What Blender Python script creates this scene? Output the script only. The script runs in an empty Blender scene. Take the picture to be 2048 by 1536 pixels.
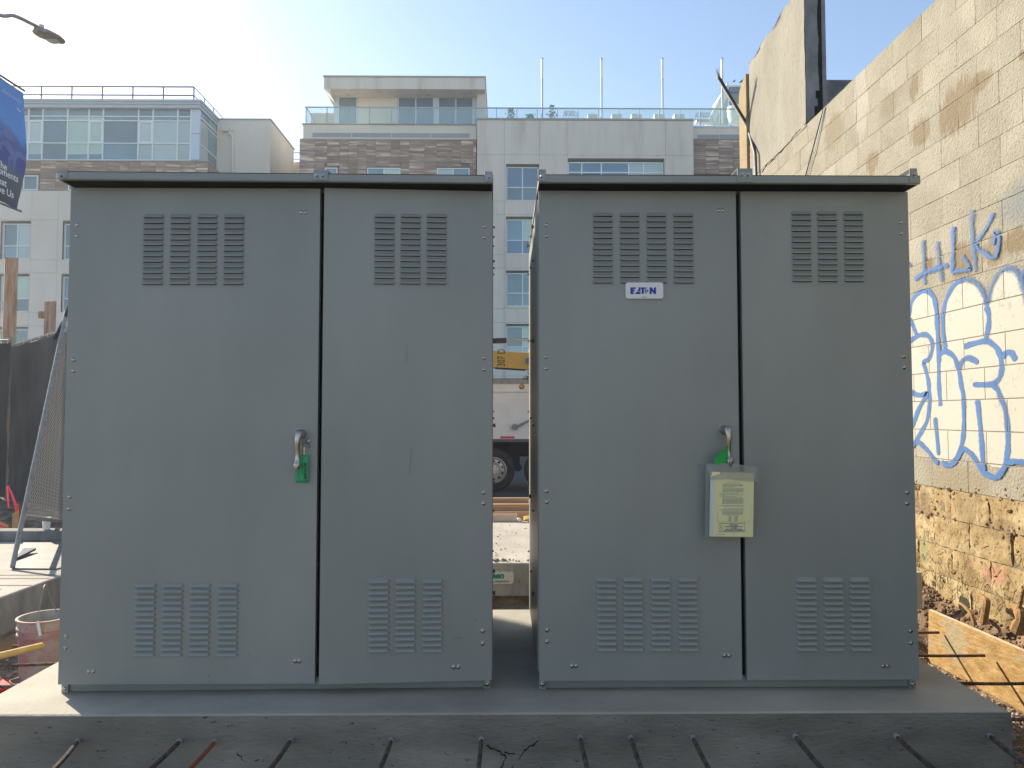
import bpy, bmesh, math, random
from mathutils import Vector, Matrix, noise
random.seed(7)
R = math.radians
D = bpy.data
SC = bpy.context.scene
COL = SC.collection

# ------------------------------------------------------------------ camera, sky, sun
EYE = Vector((0, 0, 1.605)); F = 1480.0
YAW, PITCH = -R(0.62), R(2.5)
cam_d = D.cameras.new('camera'); cam = D.objects.new('camera', cam_d); COL.objects.link(cam)
cam.location = EYE
cam.rotation_euler = (math.pi / 2 + PITCH, 0, YAW)
cam_d.sensor_width = 36; cam_d.lens = F / 2048 * 36
cam_d.clip_start = 0.05; cam_d.clip_end = 3000
SC.camera = cam
SUN_AZ = R(-47)      # measured from +Y, negative = left
SUN_EL = R(26)
w = D.worlds.new('World'); SC.world = w; w.use_nodes = True
nt = w.node_tree
sky = nt.nodes.new('ShaderNodeTexSky'); sky.sky_type = 'NISHITA'; sky.sun_disc = False
sky.sun_elevation = SUN_EL; sky.sun_rotation = SUN_AZ
sky.air_density = 1.0; sky.dust_density = 0.55; sky.ozone_density = 0.9
hs_ = nt.nodes.new('ShaderNodeHueSaturation'); hs_.inputs['Saturation'].default_value = 1.0   # white balance of the photograph, even over the whole sky
nt.links.new(sky.outputs[0], hs_.inputs['Color']); nt.links.new(hs_.outputs[0], nt.nodes['Background'].inputs[0])
nt.nodes['Background'].inputs[1].default_value = 0.110
sl = D.lights.new('sun', 'SUN'); sun = D.objects.new('sun', sl); COL.objects.link(sun)
sl.energy = 4.6; sl.angle = R(0.5); sl.color = (1.0, 0.87, 0.67)
sd = Vector((math.sin(SUN_AZ) * math.cos(SUN_EL), math.cos(SUN_AZ) * math.cos(SUN_EL), math.sin(SUN_EL)))
sun.rotation_euler = sd.to_track_quat('Z', 'Y').to_euler()
sun.location = (-20, 20, 30)
SC.view_settings.view_transform = 'Standard'; SC.view_settings.look = 'None'
SC.view_settings.gamma = 1; SC.view_settings.use_curve_mapping = False
SC.view_settings.exposure = 1.15
SC.render.engine = 'CYCLES'

# ------------------------------------------------------------------ measuring helpers (photo pixel -> place at a known distance)
CR = Matrix.Rotation(YAW, 3, 'Z') @ Matrix.Rotation(math.pi / 2 + PITCH, 3, 'X')
def ray(px, py): return CR @ Vector(((px - 1024) / F, (768 - py) / F, -1))
def P(px, py, Y):
    r = ray(px, py); return EYE + r * (Y / r.y)
def PX(px, py, X):
    r = ray(px, py); return EYE + r * (X / r.x)
def PZ(px, py, Z):
    r = ray(px, py); return EYE + r * ((Z - EYE.z) / r.z)
def on_face(px, py, M):
    Mi = M.inverted(); o = Mi @ EYE; d = Mi.to_3x3() @ ray(px, py)
    return o + d * (-o.y / d.y)

# ------------------------------------------------------------------ materials
def nd(m, t, **k):
    n = m.node_tree.nodes.new(t)
    for a, b in k.items(): setattr(n, a, b)
    return n
def mat(name, cols, rough=0.6, scale=5.0, detail=6, stretch=(1, 1, 1), bump=0.0, bscale=None, metal=0.0, rand=0.0,
        coord='Object', spec=0.5, spots=None, alpha=None, emit=None, trans=0.0, sheen=0.0, lo=0.35, hi=0.65, coat=0.0):
    m = D.materials.new(name); m.use_nodes = True
    L = m.node_tree.links.new
    b = m.node_tree.nodes['Principled BSDF']
    b.inputs['Roughness'].default_value = rough; b.inputs['Metallic'].default_value = metal
    b.inputs['Specular IOR Level'].default_value = spec
    b.inputs['Transmission Weight'].default_value = trans
    b.inputs['Coat Weight'].default_value = coat
    if isinstance(cols[0], (int, float)): cols = [cols]
    if coord == 'World':
        g = nd(m, 'ShaderNodeNewGeometry'); cs = g.outputs['Position']
    else:
        g = nd(m, 'ShaderNodeTexCoord'); cs = g.outputs['Object']
    mp = nd(m, 'ShaderNodeMapping'); mp.inputs['Scale'].default_value = stretch
    L(cs, mp.inputs['Vector'])
    vec = mp.outputs['Vector']
    if rand:
        oi = nd(m, 'ShaderNodeObjectInfo'); mu = nd(m, 'ShaderNodeMath', operation='MULTIPLY'); mu.inputs[1].default_value = 37.0
        L(oi.outputs['Random'], mu.inputs[0]); va = nd(m, 'ShaderNodeVectorMath', operation='ADD')
        L(vec, va.inputs[0]); L(mu.outputs[0], va.inputs[1]); vec = va.outputs[0]
    col = None
    if len(cols) > 1:
        n = nd(m, 'ShaderNodeTexNoise'); n.inputs['Scale'].default_value = scale; n.inputs['Detail'].default_value = detail
        n.inputs['Roughness'].default_value = 0.6
        L(vec, n.inputs['Vector'])
        r = nd(m, 'ShaderNodeValToRGB'); L(n.outputs['Fac'], r.inputs[0])
        e = r.color_ramp.elements
        while len(e) < len(cols): e.new(0.5)
        for i, c in enumerate(cols):
            e[i].position = lo + (hi - lo) * i / (len(cols) - 1); e[i].color = (*c[:3], 1)
        col = r.outputs[0]
    else:
        b.inputs['Base Color'].default_value = (*cols[0][:3], 1)
    if rand and col is not None:
        hv = nd(m, 'ShaderNodeHueSaturation'); mr = nd(m, 'ShaderNodeMapRange')
        mr.inputs['To Min'].default_value = 1 - rand; mr.inputs['To Max'].default_value = 1 + rand
        L(oi.outputs['Random'], mr.inputs['Value']); L(mr.outputs[0], hv.inputs['Value']); L(col, hv.inputs['Color']); col = hv.outputs[0]
    if spots:
        sc_, thr, sc_col, amt = spots
        n2 = nd(m, 'ShaderNodeTexNoise'); n2.inputs['Scale'].default_value = sc_; n2.inputs['Detail'].default_value = 4
        L(vec, n2.inputs['Vector'])
        mr2 = nd(m, 'ShaderNodeMapRange'); mr2.inputs['From Min'].default_value = thr; mr2.inputs['From Max'].default_value = thr + 0.06
        mr2.inputs['To Max'].default_value = amt
        L(n2.outputs['Fac'], mr2.inputs['Value'])
        mx = nd(m, 'ShaderNodeMix', data_type='RGBA'); L(mr2.outputs[0], mx.inputs['Factor'])
        if col is not None: L(col, mx.inputs['A'])
        else: mx.inputs['A'].default_value = (*cols[0][:3], 1)
        mx.inputs['B'].default_value = (*sc_col, 1); col = mx.outputs['Result']
    if col is not None: L(col, b.inputs['Base Color'])
    if bump:
        n3 = nd(m, 'ShaderNodeTexNoise'); n3.inputs['Scale'].default_value = bscale or scale * 4; n3.inputs['Detail'].default_value = 8
        L(vec, n3.inputs['Vector'])
        bp = nd(m, 'ShaderNodeBump'); bp.inputs['Strength'].default_value = bump; bp.inputs['Distance'].default_value = 0.01
        L(n3.outputs['Fac'], bp.inputs['Height']); L(bp.outputs[0], b.inputs['Normal'])
    if alpha is not None: b.inputs['Alpha'].default_value = alpha
    return m

MT = {}
MT['cab'] = mat('grey_enamel', [(0.222, 0.248, 0.243), (0.254, 0.280, 0.274), (0.286, 0.312, 0.303)], rough=0.36, scale=1.6, stretch=(1, 1, .45), lo=.3, hi=.7, bump=0.02, bscale=160, spec=0.5,
                spots=(26, 0.74, (0.24, 0.26, 0.26), 0.35))
MT['cabdark'] = mat('grey_enamel_shade_scratch', (0.07, 0.085, 0.09), rough=0.5)
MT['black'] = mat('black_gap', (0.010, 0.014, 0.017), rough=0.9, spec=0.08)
MT['zinc'] = mat('zinc_plated_steel', (0.40, 0.40, 0.39), rough=0.25, metal=1.0)
MT['chrome'] = mat('satin_nickel', [(0.44, 0.42, 0.40), (0.55, 0.53, 0.50)], rough=0.36, metal=1.0, scale=20)
MT['galv'] = mat('galvanised_steel', [(0.22, 0.215, 0.20), (0.33, 0.32, 0.30)], rough=0.6, metal=0.15, scale=14)
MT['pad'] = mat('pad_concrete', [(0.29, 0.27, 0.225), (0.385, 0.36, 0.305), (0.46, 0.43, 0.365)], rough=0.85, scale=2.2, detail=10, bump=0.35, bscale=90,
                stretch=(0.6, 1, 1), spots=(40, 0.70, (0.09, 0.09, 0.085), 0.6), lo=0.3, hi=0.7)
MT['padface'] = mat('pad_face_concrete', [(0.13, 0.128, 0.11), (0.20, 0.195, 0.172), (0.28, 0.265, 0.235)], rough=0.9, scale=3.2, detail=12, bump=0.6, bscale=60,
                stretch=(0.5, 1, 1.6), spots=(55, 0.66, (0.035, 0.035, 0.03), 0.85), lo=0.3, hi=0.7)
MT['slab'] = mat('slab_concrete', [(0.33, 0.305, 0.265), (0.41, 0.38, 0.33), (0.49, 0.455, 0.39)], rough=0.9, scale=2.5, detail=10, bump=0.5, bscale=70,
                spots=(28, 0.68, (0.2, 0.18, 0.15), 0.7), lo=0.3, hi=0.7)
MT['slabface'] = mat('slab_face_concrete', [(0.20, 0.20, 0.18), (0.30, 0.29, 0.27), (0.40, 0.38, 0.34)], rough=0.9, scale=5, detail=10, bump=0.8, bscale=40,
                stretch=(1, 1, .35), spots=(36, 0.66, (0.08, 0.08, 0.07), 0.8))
MT['dirt'] = mat('dirt', [(0.10, 0.075, 0.055), (0.19, 0.145, 0.105), (0.28, 0.225, 0.17)], rough=1, scale=6, detail=12, bump=1.0, bscale=60,
                spots=(70, 0.63, (0.36, 0.32, 0.27), 0.8), coord='World')
MT['stones'] = mat('stones', [(0.16, 0.13, 0.10), (0.30, 0.25, 0.19), (0.48, 0.43, 0.35)], rough=0.95, scale=9, bump=0.6, bscale=60, coord='World')
MT['asphalt'] = mat('asphalt', [(0.045, 0.046, 0.048), (0.07, 0.07, 0.07)], rough=0.9, scale=3, bump=0.4, bscale=120)
MT['osb'] = mat('strand_board', [(0.20, 0.115, 0.035), (0.30, 0.185, 0.062), (0.38, 0.26, 0.11)], rough=0.8, scale=26, detail=8, stretch=(1, .45, 1.4), bump=0.5, bscale=60,
                spots=(4.5, 0.58, (0.25, 0.23, 0.16), 0.6), lo=0.33, hi=0.67)
MT['osbedge'] = mat('strand_board_edge', [(0.40, 0.33, 0.22), (0.55, 0.47, 0.33)], rough=0.9, scale=30)
MT['rebar'] = mat('rusty_rebar', [(0.05, 0.03, 0.028), (0.11, 0.06, 0.05), (0.20, 0.10, 0.07)], rough=0.85, scale=30, bump=0.5)
MT['rebardark'] = mat('dark_rebar', [(0.05, 0.048, 0.046), (0.10, 0.085, 0.08), (0.17, 0.13, 0.11)], spec=.15, rough=0.95, scale=24, bump=0.5)
MT['rebarorange'] = mat('orange_rusted_rebar', [(0.22, 0.07, 0.03), (0.34, 0.12, 0.05)], rough=0.85, scale=24, bump=0.5)
MT['rebarcap'] = mat('cement_smeared_steel', [(0.30, 0.29, 0.28), (0.42, 0.41, 0.39)], rough=0.8, scale=30)
MT['stucco'] = mat('grey_stucco', [(0.66, 0.605, 0.53), (0.74, 0.685, 0.61)], rough=0.9, scale=0.6, detail=10, stretch=(1, 1, .5), bump=0.3, bscale=6, coord='World', rand=0.0)
MT['stuccost'] = mat('streaked_stucco', [(0.50, 0.45, 0.39), (0.65, 0.60, 0.53), (0.71, 0.66, 0.59)], rough=0.9, scale=1.6, detail=10, stretch=(1, 1, .16), bump=0.3, bscale=6, coord='World', lo=.25, hi=.55)
MT['stuccow'] = mat('warm_stucco', [(0.55, 0.50, 0.41), (0.63, 0.58, 0.48)], rough=0.9, scale=0.7, coord='World')
MT['gap'] = mat('joint_shadow_board', (0.16, 0.155, 0.15), rough=0.9)
MT['wood'] = mat('wood_grain_cladding', [(0.18, 0.135, 0.11), (0.25, 0.19, 0.155), (0.33, 0.255, 0.205), (0.76, 0.60, 0.46)], rough=0.7, scale=1.0, detail=3, stretch=(0.45, 1, 6.5), coord='World', rand=0.14, lo=0.30, hi=0.68)
MT['wframe'] = mat('white_window_frame', (0.75, 0.82, 0.84), rough=0.5)
MT['bframe'] = mat('pale_blue_metal', (0.55, 0.64, 0.78), rough=0.45)
MT['cornice'] = mat('blue_grey_metal', (0.42, 0.50, 0.57), rough=0.5)
MT['glass'] = mat('window_glass', [(0.11, 0.22, 0.27), (0.15, 0.28, 0.33)], rough=0.06, scale=0.3, spec=1.0, coord='World', rand=.3)
MT['blind'] = mat('window_glass_over_blind', [(0.40, 0.52, 0.52), (0.46, 0.58, 0.56)], rough=0.08, scale=0.3, spec=0.9, coord='World', rand=.12)
MT['blindg'] = mat('window_glass_over_green_blind', [(0.43, 0.60, 0.53), (0.48, 0.64, 0.57)], rough=0.08, scale=0.3, spec=0.8, coord='World')
MT['bluegl'] = mat('blue_glass', [(0.08, 0.19, 0.30), (0.11, 0.23, 0.34)], rough=0.06, scale=.3, spec=1.0, coord='World')
MT['rail'] = mat('railing_metal', (0.10, 0.11, 0.14), rough=0.5)
MT['railg'] = mat('light_railing_metal', (0.38, 0.45, 0.47), rough=0.4)
MT['copper'] = mat('coping_metal', (0.33, 0.35, 0.34), rough=0.5)
MT['white'] = mat('white_paint', [(0.72, 0.73, 0.72), (0.78, 0.78, 0.76)], rough=0.45, scale=2)
MT['truckw'] = mat('white_truck_paint', [(0.66, 0.64, 0.60), (0.78, 0.77, 0.74)], rough=0.3, scale=1.2, coord='World', spots=(24, .72, (.25, .22, .2), .8))
MT['tyre'] = mat('tyre_rubber', [(0.025, 0.022, 0.022), (0.05, 0.045, 0.042)], rough=0.85, scale=6)
MT['alu'] = mat('dull_aluminium', (0.60, 0.56, 0.52), rough=0.35, metal=0.9)
MT['chassis'] = mat('black_chassis', (0.02, 0.02, 0.022), rough=0.8)
MT['red'] = mat('red_reflector', (0.65, 0.03, 0.03), rough=0.3)
MT['amber'] = mat('amber_lens', (0.85, 0.28, 0.03), rough=0.3)
MT['yellow'] = mat('construction_yellow', [(0.52, 0.27, 0.04), (0.62, 0.34, 0.06)], rough=0.55, scale=3, coord='World', spots=(14, .66, (.16, .09, .05), .7))
MT['mesh'] = mat('black_privacy_screen', [(0.035, 0.037, 0.038), (0.07, 0.073, 0.074)], rough=0.95, scale=2.5, detail=10, stretch=(1, 1, .4), bump=0.5, bscale=50)
MT['lumber'] = mat('lumber', [(0.36, 0.22, 0.12), (0.50, 0.33, 0.20)], rough=0.8, scale=3, detail=6, stretch=(.2, .2, 3), coord='World', bump=.3, rand=.15)
MT['postwood'] = mat('post_wood', [(0.30, 0.17, 0.10), (0.44, 0.29, 0.20), (0.50, 0.38, 0.29)], rough=0.85, scale=6, detail=8, stretch=(4, 4, .35), bump=.4)
MT['handlewood'] = mat('yellow_tool_handle', [(0.62, 0.38, 0.10), (0.72, 0.48, 0.17)], rough=0.5, scale=6, stretch=(.3, 3, 3))
MT['bucket'] = mat('dirty_red_plastic', [(0.44, 0.19, 0.18), (0.48, 0.32, 0.28), (0.46, 0.40, 0.35)], rough=0.8, scale=5, detail=12, lo=.38, hi=.58, spots=(38, .60, (.25, .2, .17), .6))
MT['bucketin'] = mat('cement_crust', [(0.25, 0.24, 0.22), (0.42, 0.40, 0.37)], rough=0.9, scale=9)
MT['redp'] = mat('red_plastic', (0.70, 0.03, 0.03), rough=0.35)
MT['paper'] = mat('white_paper', (0.75, 0.74, 0.70), rough=0.7)
MT['pink'] = mat('pink_flagging', (0.85, 0.08, 0.16), rough=0.6)
MT['orangew'] = mat('orange_stake', (0.62, 0.19, 0.05), rough=0.7)
MT['green'] = mat('green_card', (0.02, 0.40, 0.16), rough=0.5)
MT['greenf'] = mat('green_card_bright', (0.03, 0.42, 0.10), rough=0.5)
MT['ink'] = mat('black_ink', (0.02, 0.03, 0.03), rough=0.7)
MT['grayink'] = mat('grey_print', (0.28, 0.30, 0.34), rough=0.7)
MT['navy'] = mat('navy_print', (0.01, 0.035, 0.32), rough=0.5)
MT['navyink'] = mat('dark_blue_print', (0.06, 0.08, 0.22), rough=0.6)
MT['label'] = mat('label_white', (0.72, 0.74, 0.78), rough=0.4)
MT['yelpaper'] = mat('yellow_paper', [(0.88, 0.80, 0.42), (0.92, 0.84, 0.50)], rough=0.7, scale=6)
MT['soil'] = mat('brown_soil', [(0.09, 0.055, 0.032), (0.17, 0.105, 0.062), (0.24, 0.165, 0.105)], rough=1, scale=7, detail=12, bump=1.0, bscale=60, spots=(60, 0.64, (0.32, 0.26, 0.19), 0.8), coord='World')
MT['leaf'] = mat('leaf', [(0.04, 0.08, 0.03), (0.08, 0.13, 0.05)], rough=0.7, scale=6)
MT['leafy'] = mat('pale_leaf', [(0.20, 0.22, 0.08), (0.30, 0.30, 0.12)], rough=0.7, scale=6)
MT['wicker'] = mat('dark_wicker', (0.09, 0.10, 0.12), rough=0.7)
MT['cream'] = mat('cream_fabric', (0.60, 0.60, 0.54), rough=0.8)
MT['bird'] = mat('dark_feathers', (0.05, 0.05, 0.06), rough=0.8)
MT['plaster'] = mat('smooth_plaster', [(0.18, 0.173, 0.148), (0.22, 0.212, 0.184), (0.25, 0.244, 0.218)], rough=0.95, scale=2.2, detail=12, stretch=(1, 1, .5), bump=.8, bscale=22, coord='World', spots=(55, .60, (.12, .10, .07), .6), lo=.25, hi=.6)
MT['greywall'] = mat('grey_concrete', [(0.13, 0.13, 0.135), (0.20, 0.20, 0.205), (0.26, 0.26, 0.26)], rough=0.95, scale=3, detail=12, bump=.8, bscale=22, coord='World')
MT['tan'] = mat('tan_stucco', [(0.25, 0.195, 0.12), (0.30, 0.24, 0.155)], rough=0.95, scale=3, detail=10, bump=.9, bscale=18, coord='World')
MT['brickred'] = mat('old_brick', [(0.30, 0.10, 0.06), (0.42, 0.20, 0.13)], rough=0.95, scale=8, bump=.6, coord='World')
MT['mortar'] = mat('mortar', [(0.13, 0.105, 0.07), (0.20, 0.165, 0.115)], rough=1, scale=14, coord='World', bump=.6, bscale=60)
MT['mud'] = mat('mud_caked_concrete', [(0.17, 0.115, 0.055), (0.30, 0.22, 0.11), (0.37, 0.30, 0.18)], rough=1, scale=3.2, detail=14, bump=1.0, bscale=26, coord='World', rand=.06, spots=(44, .58, (.085, .058, .034), .8), lo=.3, hi=.65)
MT['branch'] = mat('dry_root', [(0.22, 0.13, 0.05), (0.33, 0.20, 0.085)], rough=.9, scale=14, bump=.8)
MT['conduit'] = mat('black_conduit', (0.015, 0.017, 0.02), rough=.5)

# translucent plastic sleeve / railing glass
def clearish(name, col, a, rough=0.1):
    m = D.materials.new(name); m.use_nodes = True; t = m.node_tree; L = t.links.new
    b = t.nodes['Principled BSDF']; b.inputs['Base Color'].default_value = (*col, 1); b.inputs['Roughness'].default_value = rough
    tr = t.nodes.new('ShaderNodeBsdfTransparent'); tr.inputs[0].default_value = (.93, .97, .96, 1)
    mx = t.nodes.new('ShaderNodeMixShader'); mx.inputs[0].default_value = a
    L(tr.outputs[0], mx.inputs[1]); L(b.outputs[0], mx.inputs[2]); L(mx.outputs[0], t.nodes['Material Output'].inputs[0])
    return m
MT['railglass'] = clearish('railing_glass', (0.62, 0.78, 0.78), 0.2)
MT['sleeve'] = clearish('clear_plastic_sleeve', (0.40, 0.41, 0.39), 0.45, 0.3)
MT['sleevef'] = clearish('clear_plastic_sleeve_front', (0.6, 0.6, 0.56), 0.05, 0.25)

# block wall paint: cream, with brown runs at fixed places on the wall
BX = 3.06
COURSE = 0.2032; ZJ = 1.510
YJ = 4.058
def stain_nodes(m, stains):
    L = m.node_tree.links.new; b = m.node_tree.nodes['Principled BSDF']
    src = b.inputs['Base Color'].links[0].from_socket
    g = nd(m, 'ShaderNodeNewGeometry'); sep = nd(m, 'ShaderNodeSeparateXYZ'); L(g.outputs['Position'], sep.inputs[0])
    nz = nd(m, 'ShaderNodeTexNoise'); nz.inputs['Scale'].default_value = 1.0; nz.inputs['Detail'].default_value = 6
    mp = nd(m, 'ShaderNodeMapping'); mp.inputs['Scale'].default_value = (1, 34, 3.2); L(g.outputs['Position'], mp.inputs[0]); L(mp.outputs[0], nz.inputs['Vector'])
    for (y, z, ry, rz, col, amt, streak) in stains:
        a = []
        for o, c, r_ in (('Y', y, ry), ('Z', z, rz)):
            s = nd(m, 'ShaderNodeMath', operation='SUBTRACT'); L(sep.outputs[o], s.inputs[0]); s.inputs[1].default_value = c
            d = nd(m, 'ShaderNodeMath', operation='DIVIDE'); L(s.outputs[0], d.inputs[0]); d.inputs[1].default_value = r_
            q = nd(m, 'ShaderNodeMath', operation='MULTIPLY'); L(d.outputs[0], q.inputs[0]); L(d.outputs[0], q.inputs[1]); a.append(q)
        s = nd(m, 'ShaderNodeMath', operation='ADD'); L(a[0].outputs[0], s.inputs[0]); L(a[1].outputs[0], s.inputs[1])
        st = nd(m, 'ShaderNodeMath', operation='MULTIPLY_ADD'); L(nz.outputs['Fac'], st.inputs[0]); st.inputs[1].default_value = streak; st.inputs[2].default_value = -streak * .5
        s2 = nd(m, 'ShaderNodeMath', operation='ADD'); L(s.outputs[0], s2.inputs[0]); L(st.outputs[0], s2.inputs[1])
        mr = nd(m, 'ShaderNodeMapRange'); mr.inputs['From Min'].default_value = 1.15; mr.inputs['From Max'].default_value = 0.55 if streak > .5 else -.1
        mr.inputs['To Max'].default_value = amt; L(s2.outputs[0], mr.inputs['Value'])
        mx = nd(m, 'ShaderNodeMix', data_type='RGBA'); L(mr.outputs[0], mx.inputs['Factor']); L(src, mx.inputs['A']); mx.inputs['B'].default_value = (*col, 1)
        src = mx.outputs['Result']
    L(src, b.inputs['Base Color'])
MT['block'] = mat('painted_block', [(0.20, 0.187, 0.152), (0.245, 0.231, 0.19), (0.29, 0.275, 0.23)], rough=0.95, scale=2.0, detail=12, bump=.9, bscale=55, coord='World', rand=.05,
                  spots=(95, .60, (.085, .066, .042), .7), lo=.3, hi=.65)
def st(px, py, rx, rz, col=(0.155, 0.115, 0.065), amt=.72, streak=2.6):
    p = PX(px, py, BX); q = PX(px + rx, py, BX)
    return (p.y, p.z, abs(p.y - q.y), rz / F * p.y, col, amt, streak)
stain_nodes(MT['block'], [st(1915, 215, 45, 55), st(1840, 265, 22, 28), st(1828, 175, 10, 30), st(1668, 265, 22, 40, (.17, .14, .09), .6), st(1745, 325, 14, 26),
                          st(1778, 210, 20, 26, (.17, .14, .09), .5), st(1960, 165, 26, 22), st(2045, 110, 8, 12),
                          st(1925, 520, 25, 40, (.16, .12, .065), .8), st(1990, 500, 30, 32, (.16, .12, .065), .7), st(1857, 528, 10, 14, (.15, .10, .05), .8),
                          st(2035, 480, 30, 28, (.15, .11, .06), .8), st(1722, 200, 14, 90, (.34, .33, .30), .6, 3.5), st(2050, 400, 70, 55, (.10, .14, .18), .6, .2),
                          st(1915, 965, 70, 40, (.20, .165, .11), .6, 1.5)])
stain_nodes(MT['mud'], [st(1990, 1148, 26, 20, (.36, .14, .12), .4, 1.6), st(1849, 1098, 5, 34, (.12, .30, .15), .3, 1.6), st(1935, 1000, 30, 60, (.13, .09, .05), .5, 2.2), st(1850, 1010, 12, 34, (.12, .08, .045), .5, 2.0), st(2010, 1060, 50, 22, (.15, .105, .06), .5, 2.0)])
# spray paint: sits on the blocks, breaks in the joints and fades at its edges
def spray(name, col, amt, fill=False):
    m = D.materials.new(name); m.use_nodes = True; t = m.node_tree; L = t.links.new
    b = t.nodes['Principled BSDF']; b.inputs['Base Color'].default_value = (*col, 1); b.inputs['Roughness'].default_value = .8
    g = nd(m, 'ShaderNodeNewGeometry'); sep = nd(m, 'ShaderNodeSeparateXYZ'); L(g.outputs['Position'], sep.inputs[0])
    def mth(op, a, b_=None, c=None):
        n = nd(m, 'ShaderNodeMath', operation=op)
        for i, v in enumerate((a, b_, c)):
            if v is None: continue
            if isinstance(v, (int, float)): n.inputs[i].default_value = v
            else: L(v, n.inputs[i])
        return n.outputs[0]
    zz = mth('DIVIDE', mth('SUBTRACT', sep.outputs['Z'], ZJ - 40 * COURSE), COURSE)
    fz = mth('FRACT', zz); dz = mth('ABSOLUTE', mth('SUBTRACT', fz, .5))
    row = mth('FLOOR', zz); odd = mth('MULTIPLY', mth('MODULO', row, 2), .5)
    yy = mth('ADD', mth('DIVIDE', mth('SUBTRACT', sep.outputs['Y'], YJ - 40 * .4064), .4064), odd)
    fy = mth('FRACT', yy); dy = mth('ABSOLUTE', mth('SUBTRACT', fy, .5))
    ok = mth('MULTIPLY', mth('LESS_THAN', dz, .480), mth('LESS_THAN', dy, .490))
    n = nd(m, 'ShaderNodeTexNoise'); n.inputs['Scale'].default_value = 45; n.inputs['Detail'].default_value = 8; L(g.outputs['Position'], n.inputs['Vector'])
    n2 = nd(m, 'ShaderNodeTexNoise'); n2.inputs['Scale'].default_value = 5; n2.inputs['Detail'].default_value = 8; L(g.outputs['Position'], n2.inputs['Vector'])
    if fill:
        a = mth('MULTIPLY', mth('MULTIPLY_ADD', ok, .75, .25), mth('SMOOTH_MIN', amt, mth('MULTIPLY', mth('ADD', n.outputs['Fac'], n2.outputs['Fac']), amt * 1.15), .1))
    else:
        uv = nd(m, 'ShaderNodeUVMap'); su = nd(m, 'ShaderNodeSeparateXYZ'); L(uv.outputs[0], su.inputs[0])
        e = mth('SUBTRACT', 1.0, mth('ABSOLUTE', mth('MULTIPLY_ADD', su.outputs['Y'], 2.0, -1.0)))
        soft = su.outputs['X']
        ed = mth('ADD', mth('DIVIDE', e, mth('MAXIMUM', soft, .05)), mth('MULTIPLY', mth('SUBTRACT', n.outputs['Fac'], .5), 1.6))
        ed = mth('MINIMUM', mth('MAXIMUM', ed, 0.0), 1.0)
        a = mth('MULTIPLY', mth('MULTIPLY_ADD', ok, .8, .2), mth('MULTIPLY', ed, mth('MULTIPLY', amt, mth('MINIMUM', 1.0, mth('ADD', .45, n2.outputs['Fac'])))))
    tr = nd(m, 'ShaderNodeBsdfTransparent'); mx = nd(m, 'ShaderNodeMixShader')
    L(a, mx.inputs[0]); L(tr.outputs[0], mx.inputs[1]); L(b.outputs[0], mx.inputs[2]); L(mx.outputs[0], t.nodes['Material Output'].inputs[0])
    return m
MT['sprayblue'] = spray('blue_spray_paint', (0.045, 0.125, 0.32), .98)
MT['spraysoft'] = spray('thin_blue_spray_paint', (0.055, 0.125, 0.28), .85)
MT['sprayfill'] = spray('white_spray_fill', (0.42, 0.41, 0.37), .9, True)

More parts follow.
